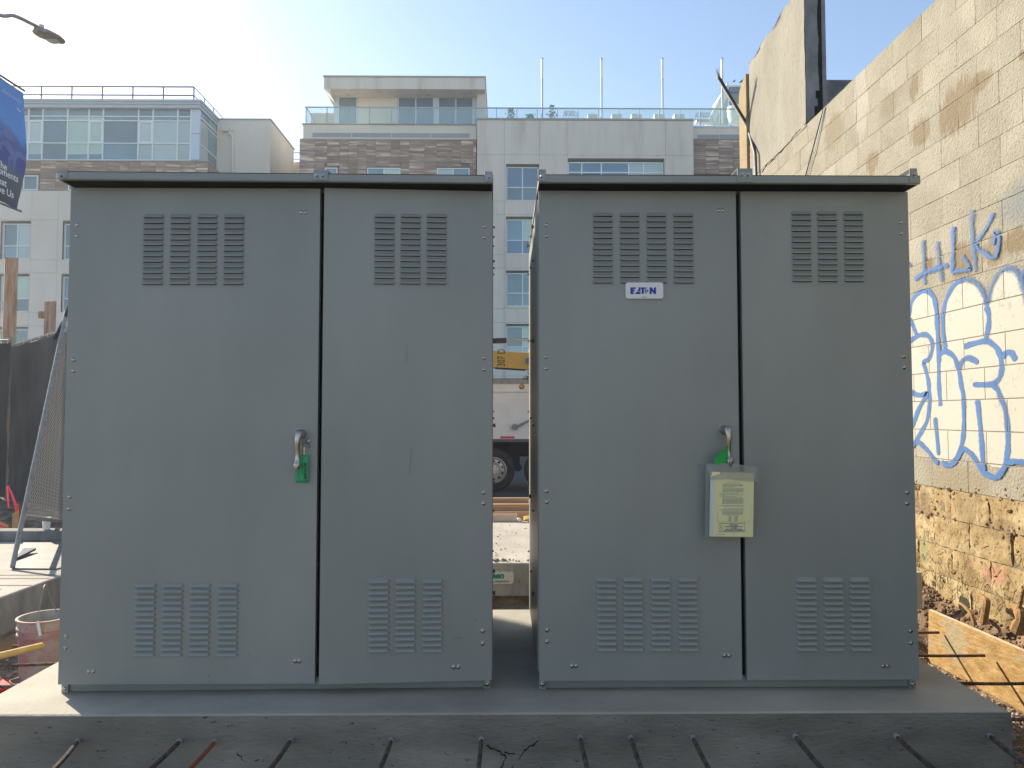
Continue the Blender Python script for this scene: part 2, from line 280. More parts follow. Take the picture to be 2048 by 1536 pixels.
# ------------------------------------------------------------------ mesh helpers
def wl(p):
    v = Vector((0, 0, 0))
    while p is not None: v = v + Vector(p.location); p = p.parent
    return v
class MB:
    def __init__(s): s.v = []; s.f = []; s.mi = []; s.uv = {}
    def face(s, pts, m=0):
        b = len(s.v); s.v += [tuple(p) for p in pts]; s.f.append(tuple(range(b, b + len(pts)))); s.mi.append(m); return s
    def box(s, x0, x1, y0, y1, z0, z1, m=0, M=None):
        if x0 > x1: x0, x1 = x1, x0
        if y0 > y1: y0, y1 = y1, y0
        if z0 > z1: z0, z1 = z1, z0
        c = [Vector(q) for q in ((x0, y0, z0), (x1, y0, z0), (x1, y1, z0), (x0, y1, z0), (x0, y0, z1), (x1, y0, z1), (x1, y1, z1), (x0, y1, z1))]
        if M is not None: c = [M @ q for q in c]
        b = len(s.v); s.v += [tuple(q) for q in c]
        for f in ((0, 3, 2, 1), (4, 5, 6, 7), (0, 1, 5, 4), (1, 2, 6, 5), (2, 3, 7, 6), (3, 0, 4, 7)):
            s.f.append(tuple(b + i for i in f)); s.mi.append(m)
        return s
    def prism(s, poly, y0, y1, m=0, axis='Y'):
        n = len(poly); b = len(s.v)
        def q(a, c, d): return (a, d, c) if axis == 'Y' else ((d, a, c) if axis == 'X' else (a, c, d))
        s.v += [q(a, c, y0) for a, c in poly] + [q(a, c, y1) for a, c in poly]
        s.f.append(tuple(b + i for i in range(n))); s.f.append(tuple(b + n + i for i in reversed(range(n)))); s.mi += [m, m]
        for i in range(n):
            j = (i + 1) % n; s.f.append((b + i, b + n + i, b + n + j, b + j)); s.mi.append(m)
        return s
    def tube(s, pts, r, seg=8, m=0, cap=True):
        pts = [Vector(p) for p in pts]; rr = r if isinstance(r, (list, tuple)) else [r] * len(pts)
        rings = []; up = None
        for i, p in enumerate(pts):
            t = (pts[min(i + 1, len(pts) - 1)] - pts[max(i - 1, 0)]).normalized()
            if up is None: up = Vector((0, 0, 1)) if abs(t.z) < .9 else Vector((1, 0, 0))
            a = t.cross(up).normalized(); bb = a.cross(t).normalized(); up = bb
            b0 = len(s.v)
            for k in range(seg):
                th = 2 * math.pi * k / seg; s.v.append(tuple(p + (a * math.cos(th) + bb * math.sin(th)) * rr[i]))
            rings.append(b0)
        for a0, a1 in zip(rings, rings[1:]):
            for k in range(seg):
                k2 = (k + 1) % seg; s.f.append((a0 + k, a0 + k2, a1 + k2, a1 + k)); s.mi.append(m)
        if cap:
            s.f.append(tuple(rings[0] + k for k in reversed(range(seg)))); s.f.append(tuple(rings[-1] + k for k in range(seg))); s.mi += [m, m]
        return s
    def lathe(s, prof, c=(0, 0, 0), seg=24, m=0, axis='Z', closed=False):
        c = Vector(c); rings = []
        for r, h in prof:
            b0 = len(s.v)
            for k in range(seg):
                th = 2 * math.pi * k / seg; a, b = r * math.cos(th), r * math.sin(th)
                o = Vector((a, b, h)) if axis == 'Z' else (Vector((a, h, b)) if axis == 'Y' else Vector((h, a, b)))
                s.v.append(tuple(c + o))
            rings.append(b0)
        for a0, a1 in zip(rings, rings[1:]):
            for k in range(seg):
                k2 = (k + 1) % seg; s.f.append((a0 + k, a0 + k2, a1 + k2, a1 + k)); s.mi.append(m)
        return s
    def mesh(s, name, mats, smooth=False):
        me = D.meshes.new(name); me.from_pydata(s.v, [], s.f)
        if not isinstance(mats, (list, tuple)): mats = [mats]
        for m in mats: me.materials.append(m)
        me.polygons.foreach_set('material_index', s.mi)
        bm = bmesh.new(); bm.from_mesh(me)
        bmesh.ops.recalc_face_normals(bm, faces=bm.faces) if not s.uv else None
        if smooth:
            for f in bm.faces: f.smooth = True
            for e in bm.edges:
                if len(e.link_faces) == 2 and e.calc_face_angle(0) > R(40): e.smooth = False
        bm.to_mesh(me); bm.free()
        return me
    def build(s, name, mats, parent=None, world=True, smooth=False, bevel=0, loc=None):
        me = s.mesh(name, mats, smooth); return put(name, me, parent, world, loc, bevel)
def put(name, me, parent=None, world=True, loc=None, bevel=0):
    o = D.objects.new(name, me); COL.objects.link(o); o.parent = parent
    if loc is not None: o.location = Vector(loc) - (wl(parent) if world else Vector((0, 0, 0)))
    elif world and parent is not None: o.location = -wl(parent)
    if bevel:
        b = o.modifiers.new('bevel', 'BEVEL'); b.width = bevel; b.segments = 2; b.limit_method = 'ANGLE'; b.angle_limit = R(40)
    return o
def thing(name, label, cat, loc=(0, 0, 0), group=None, rz=0):
    o = D.objects.new(name, None); COL.objects.link(o); o.location = loc; o.rotation_euler.z = rz; o.empty_display_size = .1
    o['label'] = label; o['category'] = cat
    if group: o['group'] = group
    return o
def tag(o, label, cat, group=None):
    o['label'] = label; o['category'] = cat
    if group: o['group'] = group
    return o
def struct(o): o['kind'] = 'structure'; return o
def stuff(o, label=None, cat=None):
    o['kind'] = 'stuff'
    if label: o['label'] = label; o['category'] = cat
    return o
def recenter(o, base=None):
    me = o.data; vs = [v.co for v in me.vertices]
    c = Vector(((min(v.x for v in vs) + max(v.x for v in vs)) / 2, (min(v.y for v in vs) + max(v.y for v in vs)) / 2, min(v.z for v in vs)))
    me.transform(Matrix.Translation(-c)); o.location = Vector(o.location) + c; return o
def text(body, size, name, m, parent, M, ext=0.0004, align='LEFT', sx=1.0, bold=0.0, world=True):
    cu = D.curves.new('t', 'FONT'); cu.body = body; cu.size = size; cu.align_x = align; cu.extrude = ext; cu.offset = bold; cu.resolution_u = 3
    ob = D.objects.new('t', cu); COL.objects.link(ob); dg = bpy.context.evaluated_depsgraph_get(); dg.update()
    me = D.meshes.new_from_object(ob.evaluated_get(dg)); D.objects.remove(ob); D.curves.remove(cu)
    me.transform(M @ Matrix.Diagonal((sx, 1, 1, 1))); me.materials.clear(); me.materials.append(m); me.name = name
    return put(name, me, parent, world)
def FR(origin, xa, ya):
    xa = Vector(xa).normalized(); ya = Vector(ya).normalized(); za = xa.cross(ya)
    M = Matrix.Identity(4)
    for i in range(3): M[i][0], M[i][1], M[i][2], M[i][3] = xa[i], ya[i], za[i], origin[i]
    return M

# ------------------------------------------------------------------ the ground
PADZ = 0.355
def fbm(x, y, s, o=4): return noise.fractal(Vector((x * s, y * s, 3.1)), 1.0, 2.0, o)
def bank(x, y):
    h = 0.0
    if x > 2.3:                                   # soil bank against the block wall
        wa = min(1, max(0, (x - 2.83) / .23)); wb = min(1, max(0, (x - 2.3 - .1 * math.sin(y * 3)) / .75)); k_ = min(1, max(0, (y - 4.85) / .5)); k_ = k_ * k_ * (3 - 2 * k_); w_ = wa * (1 - k_) + wb * k_
        h = w_ * (0.40 + .05 * math.sin(y * 2.3))
    return h
def gz(x, y):
    z = fbm(x, y, 1.3) * .022 + fbm(x, y, 6) * .010 + fbm(x, y, 17, 3) * .006
    b = bank(x, y)
    if b > 0.02: z += fbm(x + 5, y, 9, 5) * .035 * min(1, b * 4)
    if y > 9.2 and -9 < x < -3: z += min(1, (y - 9.2) / .8) * .34 + fbm(x, y, 5) * .05
    return z + b - .012
def sheet(x0, x1, y0, y1, st_, fn):
    nx = int((x1 - x0) / st_) + 1; ny = int((y1 - y0) / st_) + 1; b = MB()
    for j in range(ny):
        for i in range(nx):
            x = x0 + (x1 - x0) * i / (nx - 1); y = y0 + (y1 - y0) * j / (ny - 1); b.v.append((x, y, fn(x, y)))
    for j in range(ny - 1):
        for i in range(nx - 1):
            a = j * nx + i; b.f.append((a, a + 1, a + nx + 1, a + nx)); b.mi.append(0)
    return b
struct(sheet(1.6, 3.12, 2.2, 7.2, .022, gz).build('soil_bank', MT['soil'], smooth=True))
struct(sheet(-9.0, 1.6, 1.0, 12.8, .06, gz).build('ground', MT['dirt'], smooth=True))
struct(sheet(1.6, 3.12, 7.2, 12.8, .06, gz).build('rear_ground', MT['dirt'], smooth=True))
g = MB(); Zg = -.1
g.face([(-250, -250, Zg), (250, -250, Zg), (250, 250, Zg), (-250, 250, Zg)]); struct(g.build('terrain', MT['dirt']))
g = MB().box(-9, 3.0, -14, 1.02, -.09, -.01); struct(g.build('front_ground', MT['dirt']))
g = MB().box(-200, 200, 14.2, 36, -.095, -.07); struct(g.build('road', MT['asphalt']))
g = MB().box(-200, 200, 12.78, 13.95, -.09, .03); struct(g.build('pavement', MT['slab']))
g = MB().box(-200, 200, 13.957, 14.2, -.09, .045); struct(g.build('kerb', MT['slabface'], bevel=.015))
g = MB().box(-200, 200, 36, 41.4, -.09, .06); struct(g.build('far_pavement', MT['slab']))

# equipment pad
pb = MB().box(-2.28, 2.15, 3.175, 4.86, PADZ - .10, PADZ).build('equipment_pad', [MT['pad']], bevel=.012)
tag(pb, 'long grey concrete pad carrying the two metal cabinets', 'concrete pad')
pf = sheet(-2.285, 2.153, 0, .62, .03, lambda x, y: 0)
for i, (x, y, z) in enumerate(pf.v):
    zz = PADZ - .006 - y
    d = max(0, fbm(x * 1.1, zz * 2, 5, 5)) * .012 * (1 if zz < .2 else .15)
    if zz < .17 + .05 * fbm(x, 0, 3): d += .004 + .006 * abs(fbm(x, zz, 11, 4))
    pf.v[i] = (x, 3.1745 - d * (1 if zz < .3 else 0), zz)
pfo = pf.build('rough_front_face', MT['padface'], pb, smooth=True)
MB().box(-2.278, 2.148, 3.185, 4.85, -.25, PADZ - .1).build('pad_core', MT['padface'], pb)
# crack in the pad front: recessed dark fissures
crack = MB()
for seed, pts in enumerate(([(1000, 1536), (1015, 1515), (990, 1498), (970, 1490)], [(1020, 1540), (1040, 1512), (1058, 1494), (1078, 1480)], [(1030, 1510), (1000, 1503)], [(500, 1536), (485, 1520), (470, 1500)], [(515, 1520), (480, 1528)])):
    q = [P(a, b_, 3.167) for a, b_ in pts]; fine = []
    for a, c in zip(q, q[1:]):
        for k in range(5): fine.append(a.lerp(c, k / 5) + Vector((random.uniform(-.006, .006), 0, random.uniform(-.005, .005))))
    crack.tube(fine, [.0042 * random.uniform(.3, 1) for _ in fine], 5)
crack.build('crack', MT['black'], pb)

# ------------------------------------------------------------------ block wall on the right
wall = thing('block_wall', 'cream painted concrete block wall with blue and white graffiti at the right', 'wall', (BX, 6.5, 0))
def blockmesh(seed, rough, L_=.4064, H=COURSE):
    rn = random.Random(seed); nx, nz = (14, 8) if rough else (5, 3); b = MB(); g_ = .0018 if not rough else .003
    T = .16
    for j in range(nz + 1):
        for i in range(nx + 1):
            y = -L_ / 2 + g_ + (L_ - 2 * g_) * i / nx; z = g_ + (H - 2 * g_) * j / nz
            e = min(i, nx - i, j, nz - j); d = rn.uniform(-.0006, .0006)
            if rough: d = noise.fractal(Vector((seed * 7.7, y * 14, z * 14)), 1, 2, 4) * .012
            if e == 0: d += .0016 if not rough else .007 * rn.uniform(.0, 1.4); y += rn.uniform(-.001, .001); z += rn.uniform(-.001, .001)
            b.v.append((d, y, z))
    W = nx + 1
    for j in range(nz):
        for i in range(nx):
            a = j * W + i; b.f.append((a, a + 1, a + W + 1, a + W)); b.mi.append(0)
    rim = [i for i in range(W)] + [j * W + nx for j in range(1, nz + 1)] + [nz * W + i for i in range(nx - 1, -1, -1)] + [j * W for j in range(nz - 1, 0, -1)]
    base = len(b.v); b.v += [(T, b.v[i][1], b.v[i][2]) for i in rim]; n = len(rim)
    for k in range(n):
        k2 = (k + 1) % n; b.f.append((rim[k], rim[k2], base + k2, base + k)); b.mi.append(0)
    b.f.append(tuple(base + k for k in range(n))); b.mi.append(0)
    return b
painted = [blockmesh(k, False).mesh('block', MT['block'], True) for k in range(5)]
raw = [blockmesh(20 + k, True).mesh('block', MT['mud'], True) for k in range(6)]
nb = 0; extra = MB(); extral = MB()
for c in range(-8, 15):
    z = ZJ + c * COURSE
    row = c + 40
    yst = YJ - (.5 * .4064 if row % 2 else 0) + .2032
    lo = z + COURSE < 1.2
    k = -22
    while yst + k * .4064 < 9.05:
        y = yst + k * .4064; k += 1
        vis = y > 4.15 and nb < 292 and z > .05
        if vis:
            me = random.choice(raw if lo else painted)
            o = put('block', me, wall, True, (BX + random.uniform(-.0012, .0012) + (-.002 + random.uniform(-.006, .005) if lo else 0), y, z)); nb += 1
        elif lo: extral.box(BX + .01, BX + .16, y - .2, y + .2, z + .004, z + COURSE - .004)
        else: extra.box(BX, BX + .16, y - .2, y + .2, z + .003, z + COURSE - .003)
e1 = extra.build('further_blocks', MT['block'], wall); stuff(e1)
e2 = extral.build('further_raw_blocks', MT['mud'], wall); stuff(e2)
MB().box(BX + .008, BX + .19, -4.9, 9.05, -.3, ZJ - 2 * COURSE - .001).build('lower_mortar', MT['mortar'], wall)
MB().box(BX + .0052, BX + .19, -4.9, 9.05, ZJ - 2 * COURSE, ZJ + 15 * COURSE - .006).build('mortar', MT['block'], wall)
# crumbled render and stones stuck to the raw foot of the wall
cr = MB()
def rock(b, c, r, m=0, rn=random):
    bm = bmesh.new(); bmesh.ops.create_icosphere(bm, subdivisions=1, radius=1)
    sx, sy, sz = (rn.uniform(.6, 1.2) for _ in range(3)); rot = Matrix.Rotation(rn.uniform(0, 6.3), 3, 'Z') @ Matrix.Rotation(rn.uniform(0, 6.3), 3, 'X')
    base = len(b.v)
    for v in bm.verts:
        q = rot @ Vector((v.co.x * sx, v.co.y * sy, v.co.z * sz)) * r * rn.uniform(.78, 1.15); b.v.append((c[0] + q.x, c[1] + q.y, c[2] + q.z))
    for f in bm.faces: b.f.append(tuple(base + v.index for v in f.verts)); b.mi.append(m)
    bm.free()
ice = None
rn = random.Random(5)
for k in range(420):
    y = rn.uniform(4.1, 6.6) if k % 3 else rn.choice([4.45, 4.75, 5.0, 5.25, 5.5]) + rn.gauss(0, .05); zc = rn.choice([rn.gauss(1.10, .03), rn.gauss(1.09, .02), rn.gauss(.9, .03), rn.uniform(.3, 1.1), rn.uniform(.3, 1.1), .42 + abs(rn.gauss(0, .08))])
    rock(cr, (BX + rn.uniform(0, .012), y, zc), rn.uniform(.004, .022) * rn.choice([.6, .8, 1.2]), rn=rn)
stuff(cr.build('crumbled_render', MT['mud'], wall))
fb = MB()
for k in range(240):
    y = rn.uniform(4.1, 6.4); z = .38 + abs(rn.gauss(0, .22)); a_ = rn.uniform(-1.2, 1.2); l = rn.uniform(.03, .13)
    if z > 1.08: continue
    p = Vector((BX - rn.uniform(.003, .014), y, z)); d = Vector((rn.uniform(-.1, .1), math.sin(a_), -math.cos(a_))) * l
    fb.tube([p, p + d * .5 + Vector((-.006, rn.uniform(-.015, .015), 0)), p + d], [.0022, .0018, .0007], 4)
MT['straw'] = mat('dry_fibres', (.30, .24, .13), rough=.9)
stuff(fb.build('dry_root_fibres', MT['straw'], wall))
# graffiti
gb = MB(); gb.v = []
def c5(p): return (1780 + p[0] / 3.84, 380 + p[1] / 3.84)
def c6(p): return (1780 + p[0] / 3.84, 780 + p[1] / 3.84)
def smooth_line(pts, n=5):
    out = []
    for i in range(len(pts) - 1):
        p0 = pts[max(i - 1, 0)]; p1 = pts[i]; p2 = pts[i + 1]; p3 = pts[min(i + 2, len(pts) - 1)]
        for k in range(n):
            t = k / n
            out.append(0.5 * ((2 * p1) + (-p0 + p2) * t + (2 * p0 - 5 * p1 + 4 * p2 - p3) * t * t + (-p0 + 3 * p1 - 3 * p2 + p3) * t ** 3))
    return out + [pts[-1]]
layer = [0]
def stroke(px, wd, soft, name, m, taper=True):
    pts = smooth_line([PX(a, b_, BX) for a, b_ in px]); n = len(pts); layer[0] += 1
    x = BX - .0035 - .0002 * layer[0]; v = []; uv = []
    for i, p in enumerate(pts):
        t = (pts[min(i + 1, n - 1)] - pts[max(i - 1, 0)]); t.x = 0; t.normalize(); nn = Vector((0, -t.z, t.y)); ww = wd / 2 * (1 + .12 * math.sin(i * .7))
        if taper and i in (0, n - 1): ww *= .6
        v += [(x, p.y + nn.y * ww * 1.25, p.z + nn.z * ww), (x, p.y - nn.y * ww * 1.25, p.z - nn.z * ww)]
    fs = [(2 * i, 2 * i + 1, 2 * i + 3, 2 * i + 2) for i in range(n - 1)]
    me = D.meshes.new(name); me.from_pydata(v, [], fs); me.materials.append(m)
    ul = me.uv_layers.new(name='UVMap')
    for lp in me.loops: ul.data[lp.index].uv = (soft, lp.vertex_index % 2)
    return put(name, me, wall, True)
fillpx = [c5(p) for p in [(150, 1000), (165, 880), (210, 800), (280, 780), (335, 830), (358, 960), (380, 1240), (425, 1230), (412, 1000), (435, 850), (480, 750), (580, 690), (690, 760), (745, 880), (765, 880), (785, 760), (850, 640), (940, 610), (1010, 680), (1060, 860), (1110, 900)]] + \
         [c6(p) for p in [(1110, 545), (1040, 545), (960, 545), (905, 560), (870, 600), (790, 590), (750, 560), (700, 590), (640, 510), (590, 465), (550, 455), (510, 535), (450, 545), (390, 545), (340, 510), (225, 400), (180, 440)]]
fm = MB(); fm.face([(BX - .003, PX(a, b_, BX).y, PX(a, b_, BX).z) for a, b_ in fillpx]); fm.build('graffiti_fill', MT['sprayfill'], wall)
B_, S_ = MT['sprayblue'], MT['spraysoft']
OUT = [
 [c5(p) for p in [(150, 970), (165, 880), (200, 810), (250, 778), (300, 780), (335, 820), (352, 880), (360, 960), (366, 1060), (372, 1160), (378, 1300), (380, 1500)]] + [c6((388, 60)), c6((393, 125))],
 [c5(p) for p in [(155, 990), (185, 1050), (210, 1120)]],
 [c5(p) for p in [(150, 1165), (210, 1125), (260, 1110), (300, 1122), (328, 1175), (325, 1240), (300, 1300), (262, 1322), (278, 1380), (297, 1460)]] + [c6(p) for p in [(305, 0), (310, 80), (290, 230), (240, 330), (175, 440)]],
 [c5(p) for p in [(432, 1225), (415, 1100), (410, 980), (430, 860), (470, 770), (520, 710), (580, 685)]],
 [c5(p) for p in [(570, 1205), (640, 1182), (740, 1160), (800, 1190), (840, 1240), (860, 1320), (860, 1400), (835, 1460), (780, 1492), (640, 1495)]],
 [c5(p) for p in [(740, 890), (762, 950), (762, 1040), (740, 1145)]],
 [c5(p) for p in [(868, 1285), (900, 1250), (940, 1255), (972, 1310)]],
 [c5(p) for p in [(380, 1330), (385, 1270), (430, 1238), (490, 1275), (520, 1340), (537, 1400), (552, 1500)]] + [c6(p) for p in [(568, 40), (573, 150), (572, 280), (560, 400), (520, 520), (470, 575), (430, 572), (400, 550)]],
 [c5(p) for p in [(533, 1380), (560, 1315), (610, 1290), (685, 1325)]],
 [c5(p) for p in [(790, 1495), (830, 1530)]] + [c6(p) for p in [(850, 50), (885, 130), (905, 250), (912, 400), (905, 500), (880, 600), (820, 670), (760, 655), (710, 620), (660, 530), (605, 470), (560, 455), (525, 525)]],
 [c6(p) for p in [(350, 210), (362, 320), (378, 500)]],
 [c6(p) for p in [(675, 70), (690, 200), (708, 400), (720, 560), (725, 620)]],
 [c6(p) for p in [(165, 15), (225, 40), (290, 28), (255, 90), (215, 170), (175, 290)]],
 [c6(p) for p in [(220, 395), (290, 460), (350, 540), (378, 560)]],
 [c6(p) for p in [(895, 570), (960, 548), (1040, 558), (1110, 575)]]]
for s_ in OUT: stroke(s_, .045, .38, 'graffiti_outline', B_)
for s_ in ([c5(p) for p in [(580, 685), (640, 690), (690, 740), (725, 800), (748, 880)]], [c5(p) for p in [(752, 880), (775, 780), (810, 690), (860, 620), (930, 600), (990, 650), (1029, 750), (1060, 900)]],
           [c5(p) for p in [(1010, 700), (1035, 610), (1080, 560)]]): stroke(s_, .055, .9, 'graffiti_outline', S_)
TG = [[(258, 380), (262, 480), (268, 600), (275, 725)], [(368, 395), (378, 500), (390, 600), (405, 705)], [(192, 690), (260, 645), (340, 610), (455, 575)], [(140, 560), (168, 590)], [(490, 280), (492, 400), (488, 520), (485, 630)], [(480, 635), (545, 618), (618, 612), (600, 560), (565, 500)],
      [(640, 150), (636, 250), (645, 400), (660, 540), (664, 625)], [(805, 170), (760, 270), (700, 360), (668, 425), (730, 480), (805, 522), (835, 450), (842, 350), (815, 325), (800, 420)]]
for i, s_ in enumerate(TG): stroke([c5(p) for p in s_], .052 if i in (0, 1, 2, 4, 6) else .04, .85, 'graffiti_letter', S_ if i in (0, 1, 6) else B_)
# thin cable pair down the wall
for dx in (0, 5):
    p0 = PX(1648 + dx * .3, 214, BX - .01); p1 = PX(1625 + dx, 300, BX - .012); p2 = PX(1611 + dx, 352, BX - .012); p3 = p2 + Vector((0, .15, -1.2))
    o = MB().tube([p0, p1, p2, p3], .006, 6).build('wall_cable', MT['white'] if dx else MT['conduit'])
    tag(recenter(o), ('white' if dx else 'black') + ' thin cable running down the block wall under the grey parapet end', 'cable')
# tall plastered parapet and pier
pw = thing('plastered_parapet', 'tall weathered plaster parapet rising above the far end of the block wall', 'wall', (3.2, 8.2, 4.5))
ZT = ZJ + 15 * COURSE
ps = sheet(7.34, 9.02, ZT - .02, 6.9, .07, lambda x, y: 0)
for i, (y, z, _) in enumerate(ps.v):
    top = 5.93 + .03 * math.sin(y * 9) + .02 * math.sin(y * 31) + (.9 if y < 7.6 else 0) + (7.6 - y) * 0
    ps.v[i] = (BX - .004 + .006 * fbm(y, z, 5), y, z)
ps.build('plaster_face', MT['plaster'], pw, smooth=True)
core = [(7.345, ZT - .2), (9.0, ZT - .2), (9.0, 6.02), (8.8, 5.98), (8.5, 6.04), (8.2, 6.0), (7.9, 6.06), (7.6, 6.03), (7.345, 6.08)]
# trim the sheet to the ragged top
me = pw.children[0].data
bm = bmesh.new(); bm.from_mesh(me)
def topz(y):
    for (a, za), (b_, zb) in zip(core[2:], core[3:]):
        if b_ <= y <= a: return za + (zb - za) * (a - y) / (a - b_)
    return core[2][1] if y > 9 else core[-1][1]
for v in bm.verts:
    if v.co.z > topz(v.co.y): v.co.z = topz(v.co.y)
bmesh.ops.remove_doubles(bm, verts=bm.verts, dist=.0005); bm.to_mesh(me); bm.free()
ck = [PX(a, b_, BX - .002) for a, b_ in ((1633, 226), (1612, 247), (1597, 262), (1583, 279), (1566, 297), (1549, 317), (1533, 332), (1522, 346))]; fine = []
for a, c in zip(ck, ck[1:]):
    for k in range(6): fine.append(a.lerp(c, k / 6) + Vector((0, random.uniform(-.012, .012), random.uniform(-.010, .010))))
MB().tube(fine, [.007 * random.uniform(.15, 1) for _ in fine], 5).build('crack', MT['black'], pw)
MB().prism(core, BX + .004, BX + .155, axis='X').build('parapet_core', MT['greywall'], pw)
MB().prism([(y - .004 if y < 7.5 else y, z + .01) for y, z in core], BX + .17, BX + .215, axis='X').build('parapet_rear_skin', MT['greywall'], pw)
tf = MB()
zs = [ZT - .05 + k * .08 for k in range(20)]
for a, b_ in zip(zs, zs[1:]):
    w1 = .010 + .012 * abs(math.sin(a * 7)) + (.05 if a < ZT + .35 else 0) * abs(math.sin(a * 11 + 1)); tf.box(BX + .155 - w1, BX + .172, 7.338, 7.36, a, b_)
tf.build('tar_crack', MT['black'], pw)
rp = MB().box(BX + .22, 4.9, 8.9, 9.1, 3.5, 5.75).build('rear_parapet', MT['greywall'], bevel=.01)
tag(recenter(rp), 'low dark grey concrete parapet seen behind the top of the block wall', 'wall')
pier = thing('end_pier', 'tan stuccoed pier with a split old brick joint at the far end of the wall', 'pier', (3.1, 9.2, 0))
pp = [(9.07, 0), (9.36, 0), (9.36, 5.72), (9.33, 5.80), (9.22, 5.86), (9.1, 5.9), (9.07, 5.9)]
MB().prism(pp, BX - .03, BX + .4, axis='X').build('stucco_skin', MT['tan'], pier, bevel=.01)
br = MB()
for k in range(15): br.box(BX + .0, BX + .1, 9.018, 9.06, 3.9 + k * .072, 3.9 + k * .072 + .058)
for z0 in range(15): pass
stuff(br.build('exposed_bricks', MT['brickred'], pier))
# broken conduit bent away from the wall
cp = [PX(1513, 352, BX - .03), PX(1511, 305, BX - .035)]
c0 = cp[1]; c3 = P(1437, 155, 9.12); c1 = P(1508, 262, 9.08) ; c2 = P(1497, 245, 9.10)
cd = thing('broken_conduit', 'bent black conduit with frayed end sticking out beside the tan pier', 'conduit', cp[0])
path = [cp[0] + Vector((0, .25, -1.6)), cp[0], c0, P(1499, 262, 9.1), P(1492, 246, 9.1), c3]
MB().tube(path, [.013, .013, .014, .018, .021, .024], 10).build('pipe', MT['conduit'], cd, smooth=True)
MB().tube([p + Vector((-.02, -.01, -.01)) for p in path[1:]] + [c3 + Vector((-.02, 0, -.01))], .007, 6).build('white_cable', MT['white'], cd, smooth=True)
fr = MB()
for k in range(7): fr.tube([c3, c3 + Vector((random.uniform(-.05, .05), random.uniform(-.04, .04), random.uniform(.04, .13)))], [.006, .002], 5)
fr.build('frayed_end', MT['branch'], cd)

# strand board against the bank, gravel strip and roots
ob = thing('formwork_board', 'orange yellow strand board on edge along the gravel below the soil bank', 'board', (2.84, 4.4, 0))
A = Vector((2.80, 4.93, -.01)); Bv = Vector((2.86, 3.55, -.02)); up = Vector((.012, 0, .335)); th = Vector((.02, 0, .004))
bb = MB(); q = [A, Bv, Bv + up, A + up]; q2 = [p + th for p in q]
for f in ((q[0], q[1], q[2], q[3]), (q2[3], q2[2], q2[1], q2[0]), (q[0], q2[0], q2[1], q[1]), (q[1], q2[1], q2[2], q[2]), (q[0], q[3], q2[3], q2[0])): bb.face(f, 0)
bb.face((q[3], q[2], q2[2], q2[3]), 1); bb.build('strand_panel', [MT['osb'], MT['osbedge']], ob)
def scatter(name, m, n, fx, fy, r0, r1, lab, seed, zf=gz, up_=.25):
    rn = random.Random(seed); b = MB()
    for k in range(n):
        x, y = fx(rn), fy(rn); r = r0 + (r1 - r0) * rn.random() ** 3; rock(b, (x, y, zf(x, y) + r * up_), r, rn=rn)
    o = b.build(name, m); stuff(o, lab, 'gravel'); return o
scatter('gravel_strip', MT['stones'], 3600, lambda r: r.uniform(2.16, 2.80), lambda r: r.uniform(3.0, 5.4), .004, .017, 'loose grey and brown gravel between pad edge and strand board', 1)
scatter('soil_clods', MT['soil'], 2600, lambda r: 3.06 - abs(r.gauss(0, .11)), lambda r: r.uniform(3.6, 6.6), 
        .003, .017, 'crumbly brown clods on the soil bank below the wall', 2)
scatter('bank_stones', MT['stones'], 500, lambda r: r.uniform(2.3, 3.0), lambda r: r.uniform(4.9, 7.0), .006, .028, 'pale stones on the slope beyond the strand board', 3)
p = PX(1839, 1176, 2.86); wp = MB().box(2.83, 2.87, p.y - .02, p.y + .05, p.z - .14, p.z + .11).build('pale_marker_slab', MT['slab'], bevel=.006)
tag(recenter(wp), 'small pale upright slab in the soil right beside the edge of the right cabinet', 'slab')
def stub(path, rad, lab):
    b = MB(); pts = smooth_line([Vector(p) for p in path], 4); b.tube(pts, [rad * (1.15 - .5 * i / len(pts)) * random.uniform(.85, 1.15) for i in range(len(pts))], 8)
    o = b.build('root_stub', MT['branch'], smooth=True); tag(recenter(o), lab, 'root', 'dead roots on the bank')
def bp(px, py, x): return PX(px, py, x)
stub([bp(1967, 1245, 2.93), bp(1972, 1215, 2.93), bp(1972, 1200, 2.94), bp(1958, 1190, 2.95)], .022, 'upright orange root stub with a hooked top in the middle of the bank')
stub([bp(1950, 1250, 2.92), bp(1942, 1228, 2.92), bp(1928, 1212, 2.93), bp(1918, 1206, 2.94)], .012, 'thin crooked yellow root lying left of the upright stub')
stub([bp(2035, 1262, 2.90), bp(2043, 1235, 2.90), bp(2036, 1218, 2.92), bp(2026, 1213, 2.93)], .032, 'thick orange root stump at the right end of the bank')
stub([bp(2036, 1222, 2.90), bp(2043, 1195, 2.91), bp(2046, 1178, 2.92)], .012, 'split pale stick rising from the thick stump at right')

